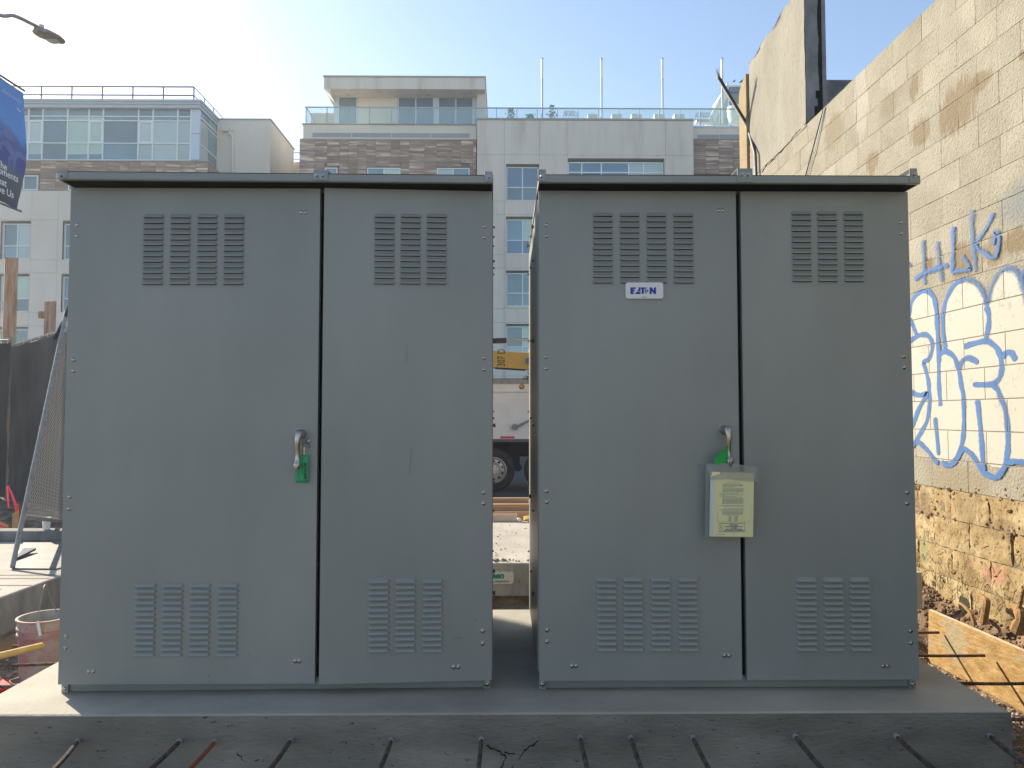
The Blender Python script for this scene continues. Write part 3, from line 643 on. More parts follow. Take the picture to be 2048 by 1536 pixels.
# ------------------------------------------------------------------ rebar
def rebar(name, p0, p1, lab, m, r=.0065, grp=None, cap=None):
    p0, p1 = Vector(p0), Vector(p1); d = (p1 - p0); L_ = d.length; n = max(6, int(L_ / .009)); pts = []; rad = []
    for i in range(n + 1):
        pts.append(p0 + d * i / n + Vector((0, 0, -.006 * math.sin(math.pi * i / n)))); rad.append(r * (1.0 if i % 2 else 1.16))
    b = MB().tube(pts, rad, 8)
    o = b.build(name, m); recenter(o); tag(o, lab, 'rebar', grp)
    if cap:
        c = MB().tube([p0, p0 + d.normalized() * .045], [r * 1.55, r * 1.3], 8); c.build('cement_collar', MT['rebarcap'], o)
    return o
FRONT = [(155, 1482, 108, 1536, 'leftmost rod'), (360, 1482, 300, 1536, 'dark rod just left of the orange one'), (430, 1483, 378, 1536, 'bright orange rusted rod'), (582, 1480, 540, 1536, 'rod under the left cabinet door gap'),
         (783, 1480, 760, 1536, 'rod left of the cracked concrete by one'), (963, 1478, 957, 1536, 'rod directly beside the cracked concrete'), (1160, 1475, 1175, 1536, 'rod below the left edge of the right cabinet'), (1262, 1475, 1283, 1536, 'rod below the blue lettered label'),
         (1386, 1475, 1418, 1536, 'rod below the bag of papers'), (1590, 1472, 1645, 1536, 'rod below the right door vents'), (1792, 1472, 1868, 1536, 'rod below the right end of the right cabinet'), (1980, 1472, 2048, 1522, 'rod at the right corner of the pad')]
for i, (a, b_, c, d, l) in enumerate(FRONT):
    p0 = P(a, b_, 3.18); e = P(c + (c - a) * .55, d + (d - b_) * .55, 2.55); p0.y = 3.19
    dr = (e - p0).normalized(); p1 = p0 + dr * .62
    rebar('rebar', p0, p1, 'rusty %s sticking out of the pad front' % l, MT['rebarorange'] if i == 2 else MT['rebardark'], .0082 if i < 9 else .009, 'rebars in the pad front', cap=True)
for i, (x0, x1, y, l) in enumerate([(1838, 1895, 1265, 'farthest short'), (1838, 2000, 1311, 'second farthest'), (1900, 2070, 1367, 'third farthest'), (2010, 2080, 1439, 'nearest')]):
    z = .215; p0 = PZ(x1, y, z); yy = [4.78, 4.33, 3.86, 3.42][i]
    xe = P(x1, y, yy).x; ze = P(x1, y, yy).z
    rebar('rebar', (2.14, yy + .02, ze + .006), (min(xe, 2.79), yy, ze), '%s dark rebar in the right side of the pad' % l, MT['rebar'], .008, 'rebars in the pad side')
for i, (px, py, yy, xe) in enumerate([(85, 1292, 4.62, -3.0), (0, 1334, 4.05, -3.3), (0, 1379, 3.72, -3.2)]):
    p = P(px, py, yy); rebar('rebar', (-2.27, yy + .03, p.z + .012), (xe, yy, p.z), ['far short', 'middle long', 'near lower'][i] + ' rusty rebar sticking out of the left side of the pad', MT['rebar'], .008, 'rebars in the left pad side')

# ------------------------------------------------------------------ electrical cabinets
def louver_mesh():
    W, H, h = .097, .0172, .0125; b = MB(); nu, nv = 10, 5
    for j in range(nv + 1):
        v = j / nv
        for i in range(nu + 1):
            u = -1 + 2 * i / nu; uu = math.copysign(abs(u) ** .55, u) if abs(u) < 1 else u
            e = min(1, (1 - abs(uu)) / .14); e = math.sqrt(max(0, 1 - (1 - e) ** 2))
            d = h * (math.sin(v * math.pi / 2) ** 1.1) * e; hw = W / 2 - .0085 * (1 - math.sqrt(1 - max(0, 1 - v / .8) ** 2))
            b.v.append((uu * hw, -d - .0004, H * (1 - v)))
    for j in range(nv):
        for i in range(nu):
            a = j * (nu + 1) + i; b.f.append((a, a + nu + 1, a + nu + 2, a + 1)); b.mi.append(0)
    a = nv * (nu + 1); base = len(b.v)
    for i in range(nu + 1):
        x, y, z = b.v[a + i]; b.v.append((x, min(-.0004, y + .0022), z + .0004))
    b2 = len(b.v)
    for i in range(nu + 1):
        x, y, z = b.v[a + i]; b.v.append((x, -.0006, z + .0012))
    for i in range(nu):
        b.f.append((a + i, base + i, base + i + 1, a + i + 1)); b.mi.append(0)
        if 1 <= i < nu - 1: b.f.append((base + i, b2 + i, b2 + i + 1, base + i + 1)); b.mi.append(1)
    b.face([(-W * .44, -.0005, -.0014), (W * .44, -.0005, -.0014), (W * .44, -.0005, .001), (-W * .44, -.0005, .001)], 1)      # the slot pressed open under the hood
    return b
LOUV = louver_mesh().mesh('louver', [MT['cab'], MT['black']], True)
def screw_mesh(r=.0088):
    b = MB(); b.lathe([(r * 1.15, 0), (r * 1.15, -.0015), (r, -.0018), (r * .93, -.0038), (r * .66, -.0058), (r * .34, -.0066), (0.0001, -.0068)], seg=14, axis='Y'); return b
SCREW = screw_mesh().mesh('screw', MT['zinc'], True)
def boltm(r=.011):
    b = MB(); b.lathe([(r * 1.35, 0), (r * 1.35, -.0018), (r * 1.3, -.0022)], seg=18, axis='Y'); b.lathe([(r * .62, -.002), (r * .62, -.010), (r * .5, -.012), (.0001, -.012)], seg=12, axis='Y')
    b.lathe([(r * 1.3, -.0022), (r * .6, -.0022)], seg=18, axis='Y'); return b
MT['dzinc'] = mat('dull_zinc', (0.32, 0.325, 0.33), rough=0.4, metal=1.0)
BOLT = boltm().mesh('bolt', MT['dzinc'], True)
def cabinet(name, label, origin, rz, W, doors, hand_px, lugs, base_bolts, depth=1.24):
    t = thing(name, label, 'cabinet', origin, 'grey metal cabinets on the pad', rz)
    Mt = Matrix.Translation(origin) @ Matrix.Rotation(rz, 4, 'Z')
    H0, H1 = .051, 2.302       # door bottom and top above the pad
    # body
    b = MB()
    b.box(.006, W - .006, .034, depth, .062, 2.31)
    b.build('body', MT['cab'], t, False, bevel=.002)
    b = MB().box(.018, W - .012, .048, depth - .02, .002, .0615); b.build('base_channel', MT['cab'], t, False, bevel=.002)
    b = MB().box(.005, W - .005, .030, .050, 2.297, 2.327); b.build('top_rail', MT['cabdark'], t, False)  # darker enamel puts the shade under the roof into the rail colour
    # side panels: flanged sheets with seams, each side
    for sx in (0, 1):
        x0 = .0055 if sx == 0 else W - .0055; s = -1 if sx == 0 else 1
        for (ya, yb) in ((.050, .41), (.418, .80), (.808, depth - .02)):
            MB().box(x0, x0 + s * .010, ya, yb, .075, 2.275).build('side_panel', MT['cab'], t, False, bevel=.003)
        bb = []
        for zz in (.30, .72, 1.16, 1.60, 2.02, 2.20):
            for yy in (.43, .79, 1.19): bb.append((yy, zz + (yy * .1)))
        bb = [q for i, q in enumerate(bb)]
        for yy, zz in bb:
            m = MB().tube([(x0 + s * .009, yy, zz), (x0 + s * .020, yy, zz)], .006, 6)
            if random.random() < .3:
                for k in range(3): m.box(x0 + s * .014, x0 + s * .024, yy - .014 + .009 * k, yy - .009 + .009 * k, zz - .010 + .006 * (k % 2), zz + .004 + .006 * (k % 2))
            m.build('side_bolt', MT['rail'], t, False)
    # roof with front lip
    b = MB(); yo = -.098
    b.face([(-.004, yo, 2.347), (W + .004, yo, 2.347), (W + .004, depth + .05, 2.325), (-.004, depth + .05, 2.325)])
    b.face([(-.004, yo + .003, 2.329), (-.004, depth + .05, 2.315), (W + .004, depth + .05, 2.315), (W + .004, yo + .003, 2.329)])
    b.face([(-.004, yo, 2.347), (-.004, depth + .05, 2.325), (-.004, depth + .05, 2.311), (-.004, yo, 2.311)])
    b.face([(W + .004, yo, 2.347), (W + .004, yo, 2.311), (W + .004, depth + .05, 2.311), (W + .004, depth + .05, 2.325)])
    b.face([(-.004, depth + .05, 2.325), (W + .004, depth + .05, 2.325), (W + .004, depth + .05, 2.311), (-.004, depth + .05, 2.311)])
    rf = b.build('roof', MT['cab'], t, False)
    MB().box(-.004, W + .004, yo - .002, yo + .001, 2.312, 2.343).build('fascia', MT['cab'], rf, False)
    MB().box(-.004, W + .004, yo + .002, yo + .016, 2.31, 2.313).build('lip', MT['cab'], rf, False)
    MB().box(.002, W - .002, yo + .018, .048, 2.3115, 2.3145).build('roof_shade_strip', MT['black'], rf, False)  # black strip painting in the unlit band under the roof overhang
    Mf = Mt @ Matrix.Translation((0, yo - .003, 0))
    for lg in lugs:
        (xa, xb, ya, yb), bolts = lg
        p = on_face(xa, ya, Mf); q = on_face(xb, yb, Mf)
        lo_ = MB().box(p.x, q.x, yo - .006, yo - .0022, 2.313, p.z).box(p.x, q.x, yo - .0022, yo + .16, p.z - .003, p.z).build('lifting_lug', MT['cab'], t, False, bevel=.001)
        for bx_, by_ in bolts:
            s = on_face(bx_, by_, Mf); put('bolt', BOLT, lo_, False, (s.x, yo - .0061, s.z))
    # base corner brackets
    Mb = Mt @ Matrix.Translation((0, .040, 0))
    for bx_, by_ in base_bolts:
        s = on_face(bx_, by_, Mb); br_ = MB().box(s.x - .015, s.x + .015, .034, .0475, .001, .0605).build('corner_bracket', MT['cab'], t, False, bevel=.001)
        o = put('screw', SCREW, br_, False, (s.x, .0337, s.z)); o.scale = (1.25, 1.25, 1.25)
    dobs = []
    for (x0, x1, hinge, ang, groups, screws) in doors:
        d = D.objects.new('door', None)
        hx = x0 if hinge == 'L' else x1
        w_ = x1 - x0; off = 0 if hinge == 'L' else -w_
        dm = MB().box(off, off + w_, 0, .0015, H0, H1)
        for a, c in ((off, off + .0015), (off + w_ - .0015, off + w_)): dm.box(a, c, .0015, .030, H0, H1)
        dm.box(off + .0015, off + w_ - .0015, .0015, .030, H0, H0 + .0015); dm.box(off + .0015, off + w_ - .0015, .0015, .030, H1 - .0015, H1)
        d = dm.build('door', MT['cab'], t, False); d.location = (hx, 0, 0); d.rotation_euler.z = ang
        Md = Mt @ Matrix.Translation((hx, 0, 0)) @ Matrix.Rotation(ang, 4, 'Z')
        for (cols, y_top, y_bot) in groups:
            for xc in cols:
                ta = on_face(xc, y_top + 4.5, Md); tb = on_face(xc, y_bot - 4.5, Md)
                for k in range(13):
                    z = ta.z + (tb.z - ta.z) * k / 12; o = put('louver', LOUV, d, False, (ta.x, 0, z - .0086))
        for sx_, sy_ in screws:
            s = on_face(sx_, sy_, Md); o = put('screw', SCREW, d, False, (s.x, 0, s.z)); o.rotation_euler.y = random.uniform(0, 6)
        dobs.append((d, Md))
    # black strip that paints in the shade behind the door gap
    xg = (doors[0][1] + doors[1][0]) / 2
    MB().box(xg - .03, xg + .03, .0325, .0338, .064, 2.305).build('gap_shade_strip', MT['black'], t, False)
    hd, Mh = dobs[0]
    s = on_face(hand_px[0], hand_px[1], Mh); side = hand_px[2]
    h = MB()
    h.lathe([(.021, -.0), (.021, -.010), (.017, -.016), (.014, -.050), (.0001, -.052)], c=(s.x, 0, s.z), seg=20, axis='Y')
    pts = [(s.x, -.046, s.z + .006), (s.x - .001 * side, -.058, s.z - .006), (s.x - .003 * side, -.064, s.z - .04), (s.x - .003 * side, -.056, s.z - .08), (s.x - .004 * side, -.054, s.z - .11), (s.x - .005 * side, -.060, s.z - .14), (s.x - .005 * side, -.064, s.z - .158)]
    h.tube(smooth_line([Vector(p) for p in pts], 4), [.0138 + .003 * math.cos(k / 24 * 6.3 * 1) + (.002 if k > 18 else 0) - max(0, k - 20) * .0022 for k in range(25)], 14)
    ho = h.build('handle', MT['chrome'], hd, False, smooth=True)
    bs = on_face(hand_px[3], hand_px[4], Mh); o = put('screw', SCREW, hd, False, (bs.x, 0, bs.z))
    return t, Mt, dobs, s

o1 = (P(130, 832, 3.388).x, 3.388, PADZ); W1 = 1.968
def lx(px, py=832): return None
M1 = Matrix.Translation(o1) @ Matrix.Rotation(R(1.0), 4, 'Z')
W1 = on_face(984, 832, M1).x
d1x = on_face(637.5, 832, M1).x; d2x = on_face(646.5, 832, M1).x
c1, Mt1, dd1, h1 = cabinet('electrical_cabinet', 'left grey metal cabinet, the wider one, with a small green tag on its handle', o1, R(1.0), W1,
    [(0, d1x, 'L', -R(1.0), [((308, 362, 415.5, 469), 428, 570), ((292, 346.5, 401, 457), 1164, 1311)],
      [(155, 450), (154.5, 472), (147, 720), (147, 742), (139, 994), (138, 1018), (132, 1273), (131, 1296), (602, 425), (611, 425), (590, 1322), (598, 1322), (178, 1343), (186, 1343)]),
     (d2x, W1, 'R', R(2.3), [((769.5, 821.5, 873.5), 427, 569), ((758, 811, 865), 1156, 1303)],
      [(969, 453), (968, 475), (968, 716), (968, 739), (967, 985), (967, 1007), (965, 1262), (965, 1287), (907, 1334), (916, 1334)])],
    (604, 868, 1, 616, 883), [((118, 135, 340, 361), [(123, 353)]), ((627, 657, 340, 361), [(634, 353), (646, 353)]), ((969, 985, 343, 363), [(978, 355)])], [(131, 1376), (974, 1367)])
o2 = (P(1078, 832, 3.41).x, 3.41, PADZ)
M2 = Matrix.Translation(o2)
W2 = on_face(1826, 832, M2).x; e1x = on_face(1477.5, 832, M2).x; e2x = on_face(1487, 832, M2).x
c2, Mt2, dd2, h2 = cabinet('electrical_cabinet', 'right grey metal cabinet with a blue lettered plate and a document bag on its handle', o2, 0.0, W2,
    [(0, e1x, 'L', 0.0, [((1205.5, 1259, 1312.5, 1366), 425, 567), ((1213, 1266, 1321, 1375), 1153, 1301)],
      [(1093, 450), (1093, 472), (1092, 714), (1092, 737), (1093, 982), (1093, 1004), (1094, 1260), (1094, 1283), (1437, 421), (1445, 421), (1449, 1311), (1458, 1311), (1144, 1332), (1152, 1332)]),
     (e2x, W2, 'R', 0.0, [((1602, 1653.5, 1706), 422, 564), ((1612, 1666, 1719), 1154, 1301)],
      [(1801, 445), (1802, 467), (1807, 713), (1808, 735), (1814, 985), (1814, 1007), (1821, 1262), (1822, 1286), (1766, 1332), (1775, 1332)])],
    (1448, 860, -1, 1459, 874), [((1076, 1092, 339, 360), [(1083, 354)]), ((1474, 1505, 337, 359), [(1484, 351), (1496, 351)]), ((1818, 1834, 337, 358), [(1828, 350)])], [(1085, 1367), (1824, 1367)])

# small scratches and specks on the doors
def scratch(Md, parent, pts, r_=.0006):
    q = [on_face(a, b_, Md) for a, b_ in pts]; MB().tube([Vector((p.x, -.0003, p.z)) for p in q], r_, 4).build('scratch', MT['cabdark'], parent, False)
for dd, pts in ((dd1[1], [(822, 897), (822, 915), (820, 930), (819, 950)]), (dd1[1], [(813, 690), (814, 700), (813, 726)]), (dd1[1], [(905, 1277), (915, 1275), (925, 1276)]), (dd2[1], [(1533, 469), (1535, 470)]),
                (dd2[0], [(1396, 929), (1401, 932)]), (dd1[0], [(416, 1350), (417, 1353)]), (dd1[0], [(420, 1361), (421, 1363)]), (dd1[0], [(498, 1306), (500, 1308)]), (dd1[1], [(950, 1240), (952, 1243)])):
    scratch(dd[1], dd[0], pts, .0007 if len(pts) > 2 else .0014)
# blue lettered label (part of the right cabinet's door)
dR, MdR = dd2[0]
ld = thing('name_plate', 'small white rounded plate with blue block letters below the upper vents', 'label', MdR @ on_face(1288, 598, MdR))
a = on_face(1250.5, 566, MdR); c = on_face(1325.5, 598, MdR)
def rrect(x0, x1, z0, z1, r, n=5):
    o = []
    for cx, cz, a0 in ((x1 - r, z1 - r, 0), (x0 + r, z1 - r, 90), (x0 + r, z0 + r, 180), (x1 - r, z0 + r, 270)):
        for k in range(n + 1): th = R(a0 + 90 * k / n); o.append((cx + r * math.cos(th), cz + r * math.sin(th)))
    return o
def tow(pts, M): return [tuple(M @ Vector(p)) for p in pts]
pl = MB().prism(rrect(a.x, c.x, c.z, a.z, .010), -.0128, -.0002); pl.v = tow(pl.v, MdR); pl.build('plate', MT['label'], ld)
hx = (c.x - a.x); hz = (a.z - c.z)
def lz(px, py): p = on_face(px, py, MdR); return (p.x, p.z)
ZL = 5.0 / 1.0
def q3(x, y): return lz(1060 + x / 4.654, 320 + y / 4.654)     # coordinates read from an enlargement of the plate
E = [[(930, 1190), (985, 1190), (976, 1206), (953, 1206), (953, 1213), (973, 1213), (964, 1229), (953, 1229), (953, 1238), (970, 1238), (962, 1252), (930, 1252)],
     [(1003, 1190), (1024, 1190), (1024, 1226), (990, 1226), (1008, 1206)], [(984, 1231), (1024, 1231), (1024, 1252), (974, 1252)],
     [(1027, 1190), (1072, 1190), (1062, 1206), (1055, 1206), (1055, 1252), (1034, 1252), (1034, 1206), (1027, 1206)],
     [(1076, 1193), (1088, 1190), (1078, 1204), (1072, 1221), (1078, 1238), (1088, 1252), (1074, 1248), (1066, 1236), (1063, 1221), (1066, 1206)],
     [(1107, 1190), (1128, 1190), (1147, 1220), (1147, 1190), (1168, 1190), (1168, 1252), (1148, 1252), (1128, 1222), (1128, 1252), (1107, 1252)]]
E.append([(1087 + 10 * math.cos(t * .5236), 1222 + 10 * math.sin(t * .5236)) for t in range(12)])
for k, e in enumerate(E):
    m = MB().prism([q3(*p) for p in e], -.0134, -.0129); m.v = tow(m.v, MdR); m.build('letter', MT['navy'], ld)
m = MB().box(q3(1034, 1275)[0], q3(1084, 1275)[0], -.0132, -.0129, q3(0, 1281)[1], q3(0, 1275)[1], M=MdR); m.build('small_print', MT['grayink'], ld)

# green shipping tag on the left handle
dL, MdL = dd1[0]
tg = thing('hanging_tag', 'green card tag reading OK TO SHIP hanging from the left cabinet handle', 'tag', MdL @ on_face(603, 965, MdL))
def lL(px, py, y=0.0):
    M = MdL @ Matrix.Translation((0, y, 0)); p = on_face(px, py, M); return Vector((p.x, y, p.z))
k0 = lL(591.5, 965, -.02); k1 = lL(617, 910, -.02)
m = MB(); nn = 8
for j in range(nn + 1):
    zz = k0.z + (k1.z - k0.z) * j / nn
    for i in range(4):
        xx = k0.x + (k1.x - k0.x) * i / 3; m.v.append(tuple(MdL @ Vector((xx, -.020 - .006 * math.sin(j / nn * 3) + .002 * math.sin(i), zz))))
for j in range(nn):
    for i in range(3): aa = j * 4 + i; m.f.append((aa, aa + 1, aa + 5, aa + 4)); m.mi.append(0)
sh = m.build('card', MT['green'], tg, smooth=True); sh.modifiers.new('thick', 'SOLIDIFY').thickness = .0008
xm = MdL.to_3x3() @ Vector((1, 0, 0))
def tagtext(body, px, py, size, m_, bold=0, yy=-.0275):
    o_ = MdL @ lL(px, py, yy); return text(body, size, 'lettering', m_, tg, FR(o_, (0, 0, -1), xm), .0003, bold=bold)
tagtext('OK TO SHIP', 608.5, 925, .0135, MT['ink'], .0006)
tagtext('Inspection Complete', 604, 926, .0062, MT['ink'], .0001)
tagtext('Date  2/14', 596, 940, .0070, MT['ink'], .0001)
w1 = MB().tube(smooth_line([MdL @ lL(605, 913, -.021), MdL @ lL(606, 890, -.022), MdL @ lL(611, 886, -.02), MdL @ lL(619, 890, -.012), MdL @ lL(618, 896, -.01), MdL @ lL(612, 892, -.012)], 4), .0016, 5); w1.build('tie_wire', MT['rail'], tg)
m = MB().box(0, .006, -.018, -.014, 0, .034, M=MdL @ Matrix.Translation(lL(609, 909, 0))); m.build('paper_strip', MT['yelpaper'], tg)
m = MB().tube([MdL @ lL(604, 916, -.0275), MdL @ lL(604, 916, -.029)], .0045, 10); m.build('eyelet', MT['branch'], tg)
m = MB().box(-.006, .006, -.022, -.012, -.014, .014, M=MdL @ Matrix.Translation(lL(605, 883, 0))); m.build('hasp', MT['galv'], tg)

# document bag on the right handle
dc = thing('document_bag', 'clear plastic sleeve holding a yellow instruction booklet hung on the right cabinet handle', 'document bag', MdR @ on_face(1465, 1075, MdR))
def rr(px, py, y): M = MdR @ Matrix.Translation((0, y, 0)); p = on_face(px, py, M); return MdR @ Vector((p.x, y, p.z))
Yb = -.075
def quad3(pts, y0, y1, name, m_, parent, th=.0):
    b = MB(); f = [rr(a_, c_, y0) for a_, c_ in pts]
    if th:
        g_ = [p + Vector((0, th, 0)) for p in f]; n = len(f); b.face(f); b.face(list(reversed(g_)))
        for i in range(n): b.face((f[i], g_[i], g_[(i + 1) % n], f[(i + 1) % n]))
    else: b.face(f)
    return b.build(name, m_, parent)
bk = quad3([(1421, 1073), (1506, 1074), (1508, 946), (1424, 944)], Yb, 0, 'booklet', MT['yelpaper'], dc, .016)
quad3([(1420, 1072), (1427, 1073), (1430, 950), (1422, 950)], Yb - .0006, 0, 'white_pages', MT['paper'], dc, .012)
# print on the booklet
pr = MB()
def bar(x0, x1, y, h=.9, b=None):
    p0 = rr(x0, y, Yb - .0004); p1 = rr(x1, y + h, Yb - .0004); (b or pr).box(p0.x, p1.x, p0.y - .0003, p0.y, p1.z, p0.z)
rn = random.Random(3); y = 964.0
def dx6(x): return 1380 + x / 5.689
def dy6(yv): return 830 + yv / 5.689
rows = [(400, 570, 772)] + [(370, 605, 790 + 9 * k) for k in range(3)] + [(380, 500, 820)] + [(370, 608, 838 + 9.5 * k) for k in range(5)] + [(335, 550, 895)] + [(335, 608, 908), (370, 400, 916), (335, 530, 925), (370, 595, 937)] + \
    [(368, 608, 952 + 9.3 * k) for k in range(7)] + [(330, 608, 1028), (365, 608, 1037), (385, 620, 1060), (332, 605, 1076), (365, 608, 1085)] + [(365, 606, 1100 + 9 * k) for k in range(4)] + [(400, 570, 1138)] + \
    [(440, 470, 1152 + 9 * k) for k in range(7)] + [(505, 545, 1152 + 9 * k) for k in range(7)] + [(300, 400, 1358), (490, 510, 1347), (515, 650, 720), (540, 625, 740)]
for x0, x1, yy in rows:
    x = x0
    while x < x1:
        wd = rn.uniform(14, 46); bar(dx6(x), dx6(min(x1, x + wd)), dy6(yy - 2), .75); x += wd + 4
stuff(pr.build('printed_lines', MT['grayink'], bk))
bx2 = MB()
for x0, x1, y0, y1 in ((330, 625, 1231, 1235), (330, 625, 1327, 1331), (329, 333, 1231, 1331), (620, 624, 1231, 1331), (372, 374, 1235, 1327), (310, 690, 1216, 1217), (688, 690, 1030, 1217), (310, 311, 1030, 1217)):
    bar(dx6(x0), dx6(x1), dy6(y0), (y1 - y0) / 5.689, bx2)
bx2.build('ruled_box', MT['navyink'], bk)
xr = MdR.to_3x3() @ Vector((1, 0, 0))
for body, px, py, s in (('WARNING', 498, 1260, .0085), ('HAZARD OF ELECTRIC SHOCK', 498, 1275, .0060), ('OR BURN', 498, 1290, .0060), ('TURN OFF POWER BEFORE', 498, 1305, .0060), ('WORKING INSIDE THIS EQUIPMENT', 498, 1320, .0056)):
    text(body, s, 'lettering', MT['navyink'], bk, FR(rr(dx6(px), dy6(py), Yb - .0006), xr, (0, 0, 1)), .0002, 'CENTER', bold=.0002)
m = MB(); m.tube([rr(dx6(360), dy6(1245), Yb - .001), rr(dx6(345), dy6(1275), Yb - .001), rr(dx6(362), dy6(1280), Yb - .001), rr(dx6(350), dy6(1312), Yb - .001)], .0009, 4); m.build('shock_symbol', MT['ink'], bk)
# sleeve: back and front sheets plus flap
quad3([(1410, 1075), (1507, 1075), (1508, 950), (1412, 928)], Yb + .018, 0, 'sleeve_back', MT['sleeve'], dc)
b = MB(); ppx = [(1410, 1076, -.060), (1508, 1075, -.062), (1509, 940, -.060), (1418, 928, -.058)]
fr_ = [rr(1410, 1075.5, -.050), rr(1421, 1075, Yb - .004), rr(1507, 1074.6, Yb - .004), rr(1507, 960, Yb - .004), rr(1424, 960, Yb - .004), rr(1413, 928, -.050)]
b.face((fr_[0], fr_[1], fr_[4], fr_[5])); b.face((fr_[1], fr_[2], fr_[3], fr_[4])); b.build('sleeve_front', MT['sleevef'], dc)
b = MB(); b.face([rr(1412, 927.5, -.055), rr(1455, 926.5, Yb - .012), rr(1454, 959, Yb - .010), rr(1422, 960, Yb - .006)]); b.face([rr(1455, 926.5, Yb - .012), rr(1468, 927, Yb - .010), rr(1516, 935, -.070), rr(1518, 965, -.066), rr(1508, 963, Yb - .007), rr(1454, 959, Yb - .010)])
b.build('sleeve_flap', MT['sleeve'], dc)
m = MB().tube(smooth_line([rr(1457, 886, -.06), rr(1460, 900, -.07), rr(1461, 915, -.08), rr(1459, 925, -.088), rr(1461, 933, -.09), rr(1469, 923, -.092)], 4), .0014, 5); m.build('tie_wire', MT['conduit'], dc)
# curled green card behind it
gc = thing('curled_tag', 'bright green card curled round the right cabinet handle above the bag', 'tag', rr(1440, 928, -.07))
b = MB(); rowsg = [[(1456, 887), (1457, 890), (1458, 905), (1458, 928)], [(1450, 897), (1450, 901), (1452, 912), (1452, 930)], [(1440, 905), (1440, 909), (1441, 918), (1442, 930)], [(1428, 917), (1428, 920), (1429, 926), (1430, 931)]]
dep = [-.062, -.086, -.088, -.080]
for i, rw in enumerate(rowsg):
    for j, (x, y) in enumerate(rw): b.v.append(tuple(rr(x, y, dep[i] + .004 * j)))
for i in range(3):
    for j in range(3): a_ = i * 4 + j; b.f.append((a_, a_ + 1, a_ + 5, a_ + 4)); b.mi.append(0)
b.build('card', MT['greenf'], gc, smooth=True)

# ------------------------------------------------------------------ apartment building across the street
YB = 41.5
def XX(px, py=300, Y=YB): return P(px, py, Y).x
def ZZ(py, px=1000, Y=YB): return P(px, py, Y).z
def window(parent, x0, x1, z0, z1, Y, cols=2, rows=(0.62,), kinds=None, fr_=.06, rec=.22, fm='wframe', widths=None):
    """a framed window: frame part with its panes as sub-parts; widths/rows are fractions (rows counted from the bottom)"""
    yf = Y + rec
    b = MB(); xs = [x0 + fr_]
    ws = widths or [1 / cols] * cols; xs = [x0]; 
    for w_ in ws: xs.append(xs[-1] + (x1 - x0) * w_)
    zs = [z0] + [z0 + (z1 - z0) * r for r in rows] + [z1]
    b.box(x0, x1, yf - .05, yf + .03, z0, z0 + fr_); b.box(x0, x1, yf - .05, yf + .03, z1 - fr_, z1)
    b.box(x0, x0 + fr_, yf - .05, yf + .03, z0 + fr_, z1 - fr_); b.box(x1 - fr_, x1, yf - .05, yf + .03, z0 + fr_, z1 - fr_)
    for x in xs[1:-1]: b.box(x - fr_ / 2, x + fr_ / 2, yf - .045, yf + .03, z0 + fr_, z1 - fr_)
    for z in zs[1:-1]:
        for a, c in zip(xs, xs[1:]): b.box(a + fr_ * .5, c - fr_ * .5, yf - .04, yf + .028, z - fr_ / 2, z + fr_ / 2)
    fo = b.build('window', MT[fm], parent)
    i = 0
    for (za, zb) in zip(zs, zs[1:]):
        for (a, c) in zip(xs, xs[1:]):
            k = kinds[i % len(kinds)] if kinds else 'glass'; i += 1
            MB().box(a + .02, c - .02, yf + .0, yf + .02, za + .02, zb - .02).build('pane', MT[k], fo)
            if k == 'half':
                pass
    return fo
def panels(parent, xc, zc, holes, Y, m, name='wall_panel', g_=.006, T=.12, rv=.25, reveal=True):
    """stucco panels between score lines; a hole (x0,x1,z0,z1) cuts the panels it crosses and gets reveals"""
    for xa, xb in zip(xc, xc[1:]):
        for za, zb in zip(zc, zc[1:]):
            a, b_, c, d = xa + g_, xb - g_, za + g_, zb - g_
            hs = [h for h in holes if h[0] < b_ and h[1] > a and h[2] < d and h[3] > c]
            xs = sorted({a, b_, *[min(max(h[0], a), b_) for h in hs], *[min(max(h[1], a), b_) for h in hs]})
            mb = MB(); n = 0
            for x0, x1 in zip(xs, xs[1:]):
                zs = sorted({c, d, *[min(max(h[2], c), d) for h in hs], *[min(max(h[3], c), d) for h in hs]}); run = None
                for z0, z1 in zip(zs, zs[1:]):
                    mx, mz = (x0 + x1) / 2, (z0 + z1) / 2
                    solid = not any(h[0] < mx < h[1] and h[2] < mz < h[3] for h in hs)
                    if solid: run = (run[0], z1) if run else (z0, z1)
                    if (not solid or z1 == zs[-1]) and run: mb.box(x0, x1, Y, Y + T, run[0], run[1]); n += 1; run = None
            if n: mb.build(name, m, parent)
    if reveal:
        for x0, x1, z0, z1 in holes:
            mb = MB()
            mb.box(x0 - .05, x0, Y + .01, Y + rv + .1, z0, z1); mb.box(x1, x1 + .05, Y + .01, Y + rv + .1, z0, z1)
            mb.box(x0, x1, Y + .012, Y + rv + .1, z1, z1 + .05); mb.box(x0 - .02, x1 + .02, Y - .02, Y + rv + .1, z0 - .05, z0)
            mb.build('reveal', m, parent)
            MB().box(x0 - .02, x1 + .02, Y + rv + .12, Y + rv + .14, z0 - .02, z1 + .02).build('room_shade', MT['glass'], parent)
